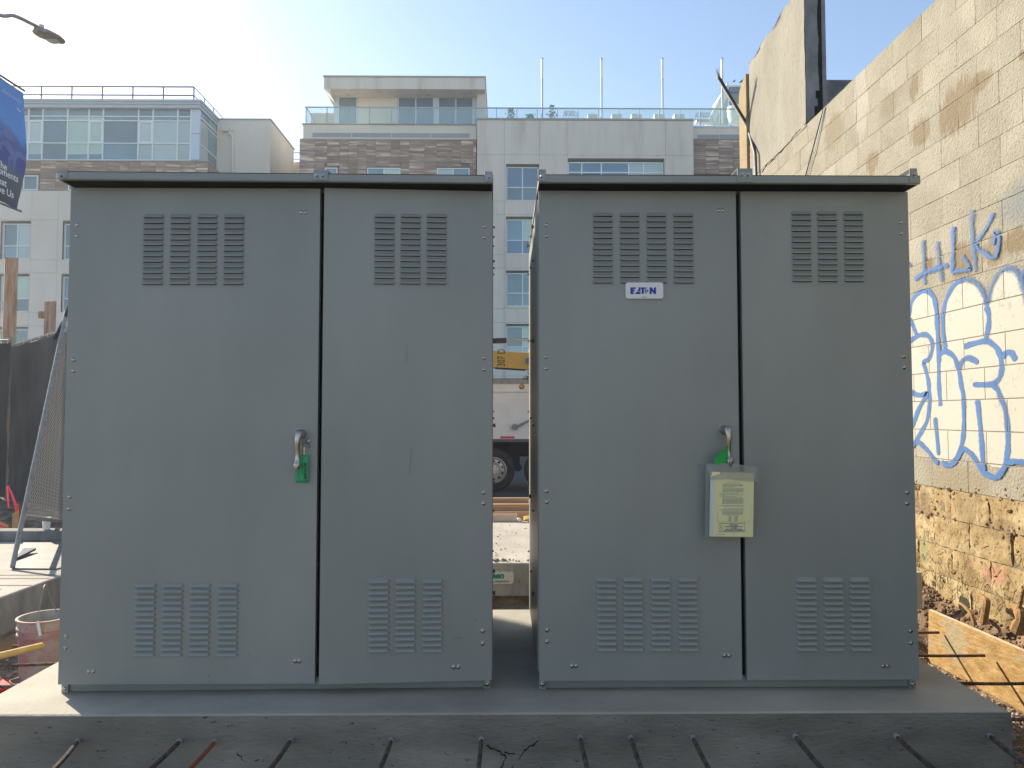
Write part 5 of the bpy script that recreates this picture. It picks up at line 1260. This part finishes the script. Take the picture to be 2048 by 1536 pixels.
btext('The', 342, 13.5, .155); btext('Moments', 365, 36, .155); btext('that', 374, 12.5, .155); btext('Move Us', 397, 27, .155)
btext('2024/25 SEASON', 208, 42, .062, 'cornice', .0)
m = MB().tube([PX(34, 216, xp + .08), PX(37, 221, xp + .08), PX(41, 224, xp + .08)], .008, 5); m.build('crescent_mark', MT['label'], bn)

# ------------------------------------------------------------------ left: slab, barrier, fences, posts
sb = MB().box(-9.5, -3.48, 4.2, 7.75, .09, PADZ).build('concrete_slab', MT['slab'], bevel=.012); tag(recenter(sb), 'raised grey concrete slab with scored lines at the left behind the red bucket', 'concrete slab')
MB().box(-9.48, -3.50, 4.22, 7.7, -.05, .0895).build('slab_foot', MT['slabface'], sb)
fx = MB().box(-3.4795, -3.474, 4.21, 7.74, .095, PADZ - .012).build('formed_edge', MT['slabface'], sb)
for py, x1 in ((1150.5, 118), (1157.5, 116), (1171, 80), (1179, 2)):
    p = PZ(0, py, PADZ); q = PZ(x1, py, PADZ); MB().box(-9, min(q.x, -3.5), p.y - .012, p.y + .012, PADZ - .006, PADZ + .0015).build('scored_line', MT['tyre'], sb)
ybm = PZ(60, 1083, PADZ).y
zbm = P(60, 1062, ybm).z
bm_ = MB().box(-9.5, -3.3, ybm, ybm + .20, PADZ + .002, zbm).build('timber_kerb', MT['greywall'], bevel=.01); tag(recenter(bm_), 'long dark weathered timber beam at the back of the left slab', 'timber')
# steel sheet on the slab
b = MB(); q = [PZ(24, 1136, PADZ + .012), PZ(112, 1137, PADZ + .012), PZ(150, 1128, PADZ + .012), PZ(150, 1086, PADZ + .012), PZ(48, 1082, PADZ + .012)]
b.face(q); b.face([p - Vector((0, 0, .010)) for p in reversed(q)])
for i in range(5): a_, c_ = q[i], q[(i + 1) % 5]; b.face([a_, a_ - Vector((0, 0, .01)), c_ - Vector((0, 0, .01)), c_])
MT['sheet'] = mat('stained_plywood_sheet', [(.07, .07, .075), (.12, .115, .12), (.20, .19, .185)], rough=.55, scale=5, stretch=(.5, 2, 1), coord='World', lo=.3, hi=.7)
sh3 = b.build('plywood_sheet', MT['sheet']); tag(recenter(sh3), 'smooth grey stained sheet lying flat on the left slab under the leaning fence panel', 'sheet')
b = MB(); p = [PZ(28, 1118, PADZ + .03), PZ(72, 1096, PADZ + .05), PZ(46, 1096, PADZ + .06), PZ(36, 1102, PADZ + .05)]; b.face(p); b.face([v + Vector((0, 0, -.02)) for v in reversed(p)])
for i in range(4): b.face([p[i], p[i] + Vector((0, 0, -.02)), p[(i + 1) % 4] + Vector((0, 0, -.02)), p[(i + 1) % 4]])
tag(recenter(b.build('metal_shim', MT['rail'])), 'small dark pointed metal offcut on the grey sheet', 'metal offcut')
# leaning chain link panel
lf = thing('leaning_fence_panel', 'galvanised chain link gate panel leaning beside the left cabinet', 'fence panel', PZ(25, 1134, PADZ))
T0 = PZ(25, 1134, PADZ + .02); T1 = P(133, 622, 8.1); dv = (T1 - T0)
def seg_tube(a, b_, r, nm): return MB().tube([a, b_], r, 12).build(nm, MT['galv'], lf, smooth=True)
seg_tube(T0, T1, .020, 'frame_post')
k0_ = .155; R0 = T0 + dv * k0_; rv_ = (P(122, 1042, 8.2) - R0); rv_ = rv_.normalized() * 2.3
seg_tube(R0, R0 + rv_, .020, 'bottom_rail'); seg_tube(T1, T1 + rv_, .020, 'top_rail'); seg_tube(T0 + rv_, T1 + rv_, .024, 'frame_post')
wm = MB(); U = rv_; V = dv * (1 - k0_); lu, lv = U.length, V.length; nz_ = V.cross(U).normalized()
dia = .082
def lerp_uv(u, v): return R0 + U * (u / lu) + V * (v / lv)
for sgn in (1, -1):
    c = -lv if sgn == 1 else 0.0; end = lu if sgn == 1 else lu + lv
    while c < end:
        # line u = c + sgn * v clipped to the frame
        va, vb = (max(0, -c), min(lv, lu - c)) if sgn == 1 else (max(0, c - lu), min(lv, c))
        if vb > va + .02: wm.tube([lerp_uv(c + sgn * va, va) + nz_ * .003 * sgn, lerp_uv(c + sgn * vb, vb) + nz_ * .003 * sgn], .0015, 4, cap=False)
        c += dia
MT['wire'] = mat('grey_wire', (.30, .30, .29), rough=.7)
stuff(wm.build('chain_link_wires', MT['wire'], lf))
tw = MB()
for k in range(11):
    p = T0 + dv * (.17 + k * .075); ax = dv.normalized()
    tw.tube([p + Vector((.028 * math.cos(a_), 0, .028 * math.sin(a_))) + ax * .02 * a_ / 6 for a_ in (0, 1, 2, 3, 4, 5, 6)], .0022, 4)
tw.build('wire_ties', MT['galv'], lf)
st_ = MB().tube(smooth_line([T1 + Vector((.02, 0, .05)), T1 + dv * -.04, T1 + dv * -.085 + Vector((-.03, 0, 0)), T1 + dv * -.14 + Vector((-.06, 0, 0))], 4), .018, 6); st_.build('black_strap', MT['conduit'], lf)
# screened fence panels behind
def screen(p0, p1, zb_, zt0, zt1, name_lab, post=True):
    t = thing('screened_fence', name_lab, 'fence', ((p0.x + p1.x) / 2, (p0.y + p1.y) / 2, zb_), 'black screened fence panels')
    b = MB(); n, mz = 26, 22; dn = Vector((-(p1.y - p0.y), (p1.x - p0.x), 0)).normalized()
    for j in range(mz + 1):
        for i in range(n + 1):
            u, v = i / n, j / mz; q = p0.lerp(p1, u); zt_ = zt0 + (zt1 - zt0) * u; d = fbm(u * 5, v * 3, 1.2, 4) * .03 + .006 * math.sin(u * 9)
            b.v.append((q.x + dn.x * d, q.y + dn.y * d, zb_ + (zt_ - .03 - .02 * abs(math.sin(u * 22)) * (j == mz) - zb_) * v))
    for j in range(mz):
        for i in range(n): a_ = j * (n + 1) + i; b.f.append((a_, a_ + 1, a_ + n + 2, a_ + n + 1)); b.mi.append(0)
    b.build('privacy_screen', MT['mesh'], t, smooth=True)
    MB().tube([Vector((p0.x, p0.y + .04, zt0)), Vector((p1.x, p1.y + .04, zt1))], .021, 10).build('top_rail', MT['galv'], t, smooth=True)
    for q, z_ in ((p0, zt0), (p1, zt1)): MB().tube([Vector((q.x, q.y + .05, zb_ - .3)), Vector((q.x, q.y + .05, z_ + .05))], .023, 10).build('post', MT['galv'], t, smooth=True)
    for k in range(14): q = p0.lerp(p1, (k + .5) / 14); z_ = zt0 + (zt1 - zt0) * (k + .5) / 14; MB().tube([Vector((q.x, q.y + .065, z_ + .02)), Vector((q.x + .01, q.y + .0, z_ + .025)), Vector((q.x + .02, q.y + .0, z_ - .06))], .003, 4).build('cable_tie', MT['white'], t)
a0 = P(-160, 800, 11.9); a1 = P(16, 800, 11.6)
screen(Vector((a0.x, a0.y, 0)), Vector((a1.x, a1.y, 0)), .36, P(0, 684, 11.7).z, P(18, 680, 11.6).z, 'left black screened fence panel at the edge of the picture')
b0 = P(20, 800, 11.5); b1 = P(122, 800, 10.2); ext = 2.2
e1_ = b0.lerp(b1, ext); zt0 = P(28, 690, 11.5).z; zt1 = P(120, 660, 10.2).z
screen(Vector((b0.x, b0.y, 0)), Vector((e1_.x, e1_.y, 0)), .34, zt0, zt0 + (zt1 - zt0) * ext, 'black screened fence panel behind the leaning chain link gate')
# timber posts
def post(px0, px1, ytop, Y, lab, rz=.7):
    x = P((px0 + px1) / 2, 600, Y).x; wd = (px1 - px0) / F * Y; zt_ = P(20, ytop, Y).z; s = wd / (math.cos(rz) + math.sin(rz)) / 2
    b = MB().box(-s, s, -s, s, 0, zt_ + .2); b.v = [(v[0], v[1], v[2] + (.02 if v[0] > 0 and v[2] > 1 else 0)) for v in b.v]
    t = thing('timber_post', lab, 'post', (x, Y, -.2), 'heavy timber posts behind the fence', rz)
    b.build('post_shaft', MT['postwood'], t, False, bevel=.006)
    t2 = MB().box(-s - .18, -s - .002, -.04, .04, 0, .10); return t, s, zt_, t2
t, s, z_, _ = post(5, 36, 518, 12, 'tall heavy timber post rising at the left edge above the screen', .62)
bk_ = MB().box(-.30, -.02, -.05, .05, P(0, 637, 12).z + .2, P(0, 625, 12).z + .2); bk_.v = [(v[0] - s * 1.2, v[1], v[2]) for v in bk_.v]; bk_.build('stub_rail', MT['postwood'], t, False)
t, s, z_, _ = post(90, 112.5, 605, 12.4, 'shorter timber post with a stub cross piece beside the left cabinet', .35)
bk_ = MB().box(-s - .09, -s - .001, -.05, .05, P(0, 637, 12.4).z + .2, P(0, 624, 12.4).z + .2); bk_.build('stub_rail', MT['postwood'], t, False)
# cup
cp_ = P(92.5, 1059, ybm + .09); r0 = 8.0 / F * 7.45
cup = MB().lathe([(.0001, 0), (r0 * .78, 0), (r0 * 1.0, .105), (r0 * 1.0, .106)], c=(cp_.x, ybm + .09, zbm + .001), seg=20).build('paper_cup', MT['white'], smooth=True)
tag(recenter(cup), 'white paper coffee cup with lid standing on the dark timber beam', 'cup')
MB().lathe([(r0 * 1.12, .104), (r0 * 1.12, .110), (r0 * 1.02, .112), (r0 * .98, .122), (r0 * .85, .122), (.0001, .119)], c=(0, 0, 0), seg=20).build('lid', MT['white'], cup, False, smooth=True)
# stakes and flags
def stick(a, b_, wd, m, nm, lab, cat, grp=None, flat=.008):
    a, b_ = Vector(a), Vector(b_); d = (b_ - a).normalized(); sx = d.cross(Vector((0, 1, 0))).normalized() * wd / 2; sy = Vector((0, flat, 0)); b = MB(); c = [a - sx, a + sx, b_ + sx, b_ - sx]; e = [p + sy for p in c]
    b.face(c); b.face(list(reversed(e)))
    for i in range(4): b.face([c[i], e[i], e[(i + 1) % 4], c[(i + 1) % 4]])
    return tag(recenter(b.build(nm, m)), lab, cat, grp)
s1 = stick(P(35, 1040, 8.6), P(33, 1008, 8.6), .045, MT['orangew'], 'marker_stake', 'short orange wooden stake with pink tape by the black screen', 'stake')
def ribbon(pts, wd, lab):
    b = MB(); q = [P(a_, c_, 8.55) for a_, c_ in pts]
    for i, p in enumerate(q): b.v += [(p.x - wd / 2, p.y + .01 * math.sin(i), p.z), (p.x + wd / 2, p.y + .01 * math.cos(i), p.z + .01)]
    for i in range(len(q) - 1): b.f.append((2 * i, 2 * i + 1, 2 * i + 3, 2 * i + 2)); b.mi.append(0)
    o = b.build('flagging_tape', MT['pink'], smooth=True); o.modifiers.new('t', 'SOLIDIFY').thickness = .0008; return tag(recenter(o), lab, 'marking tape', 'pink flagging')
ribbon([(33, 1022), (29, 1006), (22, 985), (15, 972)], .032, 'pink tape streaming up to the left from the stake')
ribbon([(15, 972), (15, 985), (16, 1000), (18, 1016)], .030, 'pink tape end hanging straight down from the fold')
ribbon([(0, 1054), (3, 1056), (6, 1059)], .04, 'crumpled pink tape lying on the dirt at the left edge')
stick(P(31, 1059, 8.3), P(31, 1026, 8.3), .075, MT['lumber'], 'marker_board', 'short yellow wooden board standing beside the pink taped stake', 'board')
stick(P(-6, 1044, 8.3), P(16, 1054, 8.3), .03, MT['orangew'], 'marker_stake', 'fallen orange stake lying flat on the dirt at the left edge', 'stake')
# bucket
by = 4.68; bxp = P(91, 1300, by).x; bk0 = (bxp, by, -.005); r_b, r_t, hb = .128, .152, .375
bkt = thing('bucket', 'dirty pink red plastic bucket crusted with cement behind the left cabinet', 'bucket', bk0)
MB().lathe([(.0001, .0), (r_b, .0), (r_b + .006, .02), (r_t - .006, .27), (r_t + .004, .272), (r_t + .004, .285), (r_t - .002, .29), (r_t - .002, .305), (r_t + .005, .31), (r_t + .005, .322), (r_t, .327), (r_t, hb - .012), (r_t + .010, hb - .008), (r_t + .010, hb), (r_t - .004, hb)], c=(0, 0, 0), seg=40).build('bucket_shell', MT['bucket'], bkt, False, smooth=True)
MB().lathe([(r_t - .005, hb - .001), (r_t - .012, hb - .06), (r_b - .005, .02), (.0001, .015)], c=(0, 0, 0), seg=40).build('inner_lining', MT['bucketin'], bkt, False, smooth=True)
hl = [bxp + (r_t + .004) * math.cos(a_) for a_ in (0,)]
pL = Vector((r_t * .16 - .05, .13, .33)); pR = Vector((.035, -.15, .30))
top_ = Vector((-.0, -.02, .56))
MB().tube(smooth_line([Vector((-.02, .145, .355)), Vector((-.035, .10, .45)), Vector((-.028, .05, .53)), Vector((-.012, 0, .565)), Vector((.010, -.06, .54)), Vector((.028, -.12, .45)), Vector((.045, -.158, .37)), Vector((.05, -.162, .34))], 4), .0028, 6).build('wire_handle', MT['galv'], bkt, False, smooth=True)
MB().tube([Vector((.043, -.158, .385)), Vector((.068, -.168, .30))], .0085, 8).build('handle_grip', MT['white'], bkt, False, smooth=True)
# tool handle
ta, tb = P(86, 1291, 4.40), P(-60, 1326, 3.9); th_ = MB().tube([ta, ta.lerp(tb, .02), ta.lerp(tb, .5), tb], [.012, .0185, .0185, .0185], 14)
tag(recenter(th_.build('tool_handle', MT['handlewood'], smooth=True)), 'yellow wooden tool handle reaching in from the left edge over the dirt', 'tool handle')
# red plastic thing and wire hoop
ra = MB(); q = [PZ(-30, 1352, .03), PZ(0, 1354, .035), PZ(20, 1364, .03), PZ(22, 1369, .02), PZ(0, 1378, .02), PZ(-30, 1380, .02)]
ra.face(q); ra.face([p - Vector((0, 0, .02)) for p in reversed(q)])
for i in range(6): ra.face([q[i], q[i] - Vector((0, 0, .02)), q[(i + 1) % 6] - Vector((0, 0, .02)), q[(i + 1) % 6]])
tag(recenter(ra.build('red_dustpan_lip', MT['redp'], bevel=.004)), 'bright red plastic scoop edge on the dirt at the left edge', 'scoop')
hc = PZ(52, 1359, .02); MB_h = MB().tube([hc + Vector((.085 * math.cos(a_ * math.pi / 12), .075 * math.sin(a_ * math.pi / 12), .004 * math.sin(a_))) for a_ in range(25)], .003, 6)
tag(recenter(MB_h.build('wire_hoop', MT['galv'], smooth=True)), 'thin wire hoop lying on the dirt by the pad edge below the bucket', 'hoop')
st2 = MB().box(-3.9, -3.5, 4.55, 4.60, .0, .03).build('steel_offcut', MT['conduit']); st2.location = Vector((0, 0, 0)); tag(recenter(st2), 'small black steel bar half hidden behind the bucket', 'steel bar')
lb_ = MB().box(-3.47, -3.38, 4.3, 6.8, -.02, .07).build('form_timber', MT['lumber']); tag(recenter(lb_), 'long formwork timber along the foot of the left slab', 'timber')
scatter('rubble', MT['stones'], 1400, lambda r: r.uniform(-3.4, -2.3), lambda r: r.uniform(3.2, 5.6), .004, .02, 'grey crumbly rubble and dirt between the left slab and the pad', 8)

# ------------------------------------------------------------------ seen through the gap
s3 = MB().box(-2.4, 2.6, 6.37, 9.6, .075, PADZ).build('rear_slab', MT['slab'], bevel=.008); tag(recenter(s3), 'sunlit broken concrete slab seen through the gap between the cabinets', 'concrete slab')
MB().box(-2.35, 2.55, 6.42, 9.5, -.1, .074).build('slab_foot', MT['dirt'], s3)
MB().box(-2.39, 2.59, 6.3665, 6.3695, .08, PADZ - .01).build('formed_edge', MT['slabface'], s3)
b = MB(); rn = random.Random(4)
for k in range(60): rock(b, (rn.uniform(-.3, .5), 6.40 + rn.random() * .10, PADZ + .004), rn.uniform(.006, .02), rn=rn)
for k in range(120): rock(b, (rn.uniform(-.4, .6), 6.5 + rn.random() * 2.6, PADZ + .001), rn.uniform(.003, .012), rn=rn)
stuff(b.build('loose_crumbs', MT['stones']), 'loose concrete crumbs scattered on the rear slab in the gap', 'rubble')
sg = thing('speckled_sign', 'speckled white sign with teal letters stuck on the slab edge in the gap', 'sign', P(1000, 1168, 6.35))
pa, pc = P(960, 1168, 6.355), P(1027, 1143, 6.355)
m = MB().prism(rrect(pa.x, pc.x, pa.z, pc.z, .025), 6.352, 6.364); MT['speck'] = mat('speckled_white', (0.62, .60, .52), rough=.8, spots=(70, .62, (.05, .05, .04), 1.0)); MT['teal'] = mat('teal_print', (.01, .26, .20), rough=.6)
m.build('sign_board', MT['speck'], sg)
p = P(1008, 1156.5, 6.3505); text('Green', .075, 'lettering', MT['teal'], sg, FR(p, (1, 0, 0), (0.12, 0, 1)), .0005, 'RIGHT', bold=.003)
p = P(1019, 1164.5, 6.3505); text('CARE, inspection', .030, 'lettering', MT['ink'], sg, FR(p, (1, 0, 0), (0, 0, 1)), .0005, 'RIGHT')
# timber stack
def plank(x0, x1, y, z0, z1, lab, dp=.09, m='lumber', rz=0):
    o = MB().box(x0, x1, y, y + dp, z0, z1).build('plank', MT[m], bevel=.003); tag(recenter(o), lab, 'plank', 'planks stacked behind the gap'); o.rotation_euler.z = rz
def zy(py, Y): return P(1020, py, Y).z
plank(-.8, 1.3, 9.02, PADZ + .001, zy(1023.5, 9.02), 'lowest brown plank on the rear slab in the gap')
plank(-.9, 1.2, 9.14, PADZ + .001, zy(1008.5, 9.14), 'reddish brown plank standing behind the lowest one')
plank(-1.0, 1.5, 9.30, PADZ + .001, zy(996, 9.30), 'dark rear plank at the back of the stack', .06)
MT['pale'] = mat('pale_plywood', [(.62, .47, .36), (.68, .53, .41)], rough=.7, scale=4)
plank(-.6, P(1034, 1035, 8.9).x, 8.88, PADZ + .001, zy(1028, 8.88), 'short pale pink board leaning at the front of the stack', .02, 'pale')
stick(P(1070, 1030, 8.95), P(1060, 1000, 9.0), .05, MT['handlewood'], 'wooden_stake', 'pale yellow wooden stake leaning across the plank stack by the right cabinet', 'stake', None, .03)
bg = MB(); rock(bg, (P(1058, 1034, 8.8).x, 8.8, PADZ + .045), .075); o = bg.build('sand_bag', MT['handlewood'], smooth=True); tag(recenter(o), 'small tan sack lying at the foot of the plank stack', 'sack')
bg = MB(); rock(bg, (P(1039, 1036, 8.8).x, 8.8, PADZ + .03), .03); o = bg.build('crumpled_wrapper', MT['white']); tag(recenter(o), 'crumpled white wrapper between the pale board and the sack', 'wrapper')
# truck
YT = 16.5
tk = thing('dump_truck', 'white flat sided work truck with dusty twin wheels seen through the gap', 'truck', (0, YT, ZG))
def XT(px, py=850): return P(px, py, YT).x
def ZT_(py): return P(1020, py, YT).z
xl_, xr_ = XT(700), XT(1330)
MB().box(xl_, xr_, YT, YT + 2.3, ZT_(832), ZT_(784)).build('box_side', MT['truckw'], tk)
MB().box(xl_ - .02, xr_ + .02, YT - .035, YT + 2.33, ZT_(784) + .002, ZT_(768)).build('upper_band', MT['truckw'], tk)
MB().box(xl_ - .03, xr_ + .03, YT - .05, YT + 2.35, ZT_(768) + .002, ZT_(760)).build('top_rim', MT['galv'], tk)
MB().box(xl_, xr_, YT - .02, YT + 2.32, ZT_(878), ZT_(832) - .003).build('lower_panel', MT['truckw'], tk)
MB().box(xl_, xr_, YT - .01, YT + 2.3, ZT_(884), ZT_(878) - .002).build('sill', MT['rail'], tk)
MB().box(xl_ + .05, xr_ - .05, YT + .5, YT + 1.9, ZT_(915), ZT_(884) - .002).build('chassis_rail', MT['chassis'], tk)
MB().box(XT(1001), XT(1029), YT - .026, YT - .0205, ZT_(877), ZT_(872.5)).build('reflector', MT['red'], tk)
c = P(1043.5, 773.5, YT - .04); ml = MB().lathe([(.055, 0), (.055, -.012), (.035, -.016)], c=c, seg=20, axis='Y'); mlo = ml.build('marker_light', MT['chassis'], tk)
MB().lathe([(.037, -.0165), (.025, -.028), (.0001, -.032)], c=c, seg=20, axis='Y').build('amber_lens', MT['amber'], mlo)
MB().tube([P(1027, 856, YT - .06), P(1045, 848, YT - .06), P(1058, 841, YT - .06), P(1080, 833, YT - .06)], [.035, .028, .022, .02], 8).build('latch_arm', MT['galv'], tk, smooth=True)
c = P(1030, 854, YT - .05); MB().lathe([(.075, 0), (.075, -.03), (.0001, -.035)], c=c, seg=16, axis='Y').build('latch_pivot', MT['galv'], tk)
def wheel(px):
    c = P(px, 938, YT + .08); r = .475; zc = ZG - .02 + r; c = Vector((c.x, YT + .06, zc))
    w_ = MB().lathe([(r * .60, .02), (r * .62, -.02), (r * .80, -.045), (r * .93, -.03), (r * .985, 0), (r, .03), (r, .2), (r * .96, .24), (r * .6, .25)], c=c, seg=48, axis='Y').build('wheel', MT['tyre'], tk, smooth=True)
    MB().lathe([(r * .62, -.018), (r * .60, -.024), (r * .575, -.01), (r * .54, .05), (r * .50, .07), (r * .36, .055), (r * .30, .02), (r * .26, .0), (r * .10, -.004), (.0001, -.004)], c=c, seg=48, axis='Y').build('rim', MT['alu'], w_, smooth=True)
    hs = MB()
    for k in range(10):
        a_ = 2 * math.pi * (k + .5) / 10; hs.lathe([(.030, 0), (.0001, 0)], c=c + Vector((math.cos(a_) * r * .425, .058, math.sin(a_) * r * .425)), seg=10, axis='Y')
    hs.build('rim_holes', MT['chassis'], w_)
    hs = MB()
    for k in range(8):
        a_ = 2 * math.pi * k / 8; q = c + Vector((math.cos(a_) * r * .20, -.002, math.sin(a_) * r * .20)); hs.tube([q, q - Vector((0, .025, 0))], .014, 6)
    hs.build('wheel_nuts', MT['rail'], w_)
for px in (987, 1091, 760): wheel(px)
MB().box(XT(1020), XT(1040), YT + .35, YT + .5, ZT_(935), ZT_(884)).tube([P(1036, 935, YT + .3), P(1036, 935, YT + .6)], .09, 10).build('suspension', MT['chassis'], tk)
cabx = XT(700) - .1
MB().prism([(cabx, ZT_(905)), (cabx, ZT_(720)), (cabx - .9, ZT_(720)), (cabx - 1.3, ZT_(800)), (cabx - 2.1, ZT_(820)), (cabx - 2.1, ZT_(905))], YT + .1, YT + 2.2).build('cab', MT['truckw'], tk, bevel=.04)
MB().prism([(cabx - .15, ZT_(790)), (cabx - .15, ZT_(735)), (cabx - .85, ZT_(735)), (cabx - 1.12, ZT_(790))], YT + .09, YT + .098).build('cab_window', MT['glass'], tk)
wheel(640)
# excavator arm
YX = 14.6
ex = thing('excavator', 'yellow excavator arm with stencilled number and chrome ram crossing the gap', 'excavator', (-4, YX, 0))
def q4(px, py): p = P(px, py, YX); return (p.x, p.z)
MB().prism([q4(860, 690), q4(990, 703), q4(1060, 707), q4(1110, 700), q4(1180, 660), q4(1190, 680), q4(1120, 738), q4(1050, 740), q4(990, 736), q4(860, 725)], YX - .14, YX + .14).build('arm', MT['yellow'], ex, bevel=.01)
MB().prism([q4(1056, 706), q4(1062, 684), q4(1090, 640), q4(1110, 650), q4(1090, 710)], YX - .16, YX + .16).build('arm_bracket', MT['yellow'], ex, bevel=.01)
MB().prism([q4(990, 737.2), q4(1050, 741), q4(1050, 739.2), q4(990, 735.5)], YX - .145, YX + .145).build('arm_underside_plate', MT['chassis'], ex)
MB().tube([P(900, 684, YX), P(1013, 681, YX)], .055, 12).build('ram_cylinder', MT['conduit'], ex, smooth=True)
MB().tube([P(1013, 681, YX), P(1085, 677, YX)], .028, 12).build('ram_rod', MT['zinc'], ex, smooth=True)
MB().lathe([(.07, 0), (.07, -.03), (.0001, -.03)], c=P(1058, 722, YX - .145), seg=16, axis='Y').build('pivot_pin', MT['rail'], ex)
p = P(1010, 733, YX - .146); text('307 D', .22, 'lettering', MT['ink'], ex, FR((p.x, p.y, p.z), (0, 0, 1), (-1, 0, 0)), .002, sx=.62)
MB().box(P(560, 700, YX).x, P(880, 700, YX).x, YX - .8, YX + .8, .75, 2.3).build('house', MT['yellow'], ex, bevel=.08)
MB().prism([q4(820, 700), q4(840, 600), q4(870, 600), q4(900, 725)], YX - .12, YX + .12).build('boom', MT['yellow'], ex)
for s in (-1, 1): MB().box(P(560, 700, YX).x, P(880, 700, YX).x, YX + s * .75 - .22, YX + s * .75 + .22, .03, .62).build('track', MT['tyre'], ex, bevel=.2)
MB().box(P(600, 700, YX).x, P(800, 700, YX).x, YX - .45, YX + .45, .4, .75).build('undercarriage', MT['chassis'], ex)
# street shrub behind the arm
sh4 = thing('street_tree', 'small dark green street shrub behind the excavator arm in the gap', 'shrub', (P(1068, 760, 34).x, 34, ZG))
cx = P(1070, 745, 34).x; rn = random.Random(9)
MB().tube([(cx, 34, ZG), (cx + .05, 34, 2.4), (cx, 34, 3.2)], [.09, .07, .04], 8).build('trunk', MT['branch'], sh4)
b = MB()
for k in range(1100):
    u = Vector((rn.gauss(0, 1), rn.gauss(0, 1), rn.gauss(0, 1))).normalized() * rn.random() ** .4; c = Vector((cx + u.x * .62, 34 + u.y * .6, 2.95 + u.z * 1.0)); a_ = rn.uniform(0, 6.3)
    d = Vector((math.cos(a_), math.sin(a_), rn.uniform(-.6, .6))).normalized() * .11; n_ = d.cross(Vector((rn.random(), rn.random(), 1))).normalized() * .035; b.face([c - d * .5, c + n_, c + d * .5, c - n_])
b.build('crown', MT['leaf'], sh4)

# ------------------------------------------------------------------ thin morning haze
hm = D.materials.new('haze_air'); hm.use_nodes = True; t_ = hm.node_tree; t_.nodes.remove(t_.nodes['Principled BSDF'])
pv = t_.nodes.new('ShaderNodeVolumePrincipled'); pv.inputs['Color'].default_value = (.93, .95, 1, 1); pv.inputs['Density'].default_value = .0012; pv.inputs['Anisotropy'].default_value = .35
t_.links.new(pv.outputs[0], t_.nodes['Material Output'].inputs['Volume'])
hz = MB().box(-252, 252, -252, 252, -1.2, 24).build('haze', hm); hz['kind'] = 'stuff'
hz['label'] = 'thin pale morning haze between the camera and the far buildings'; hz['category'] = 'haze'
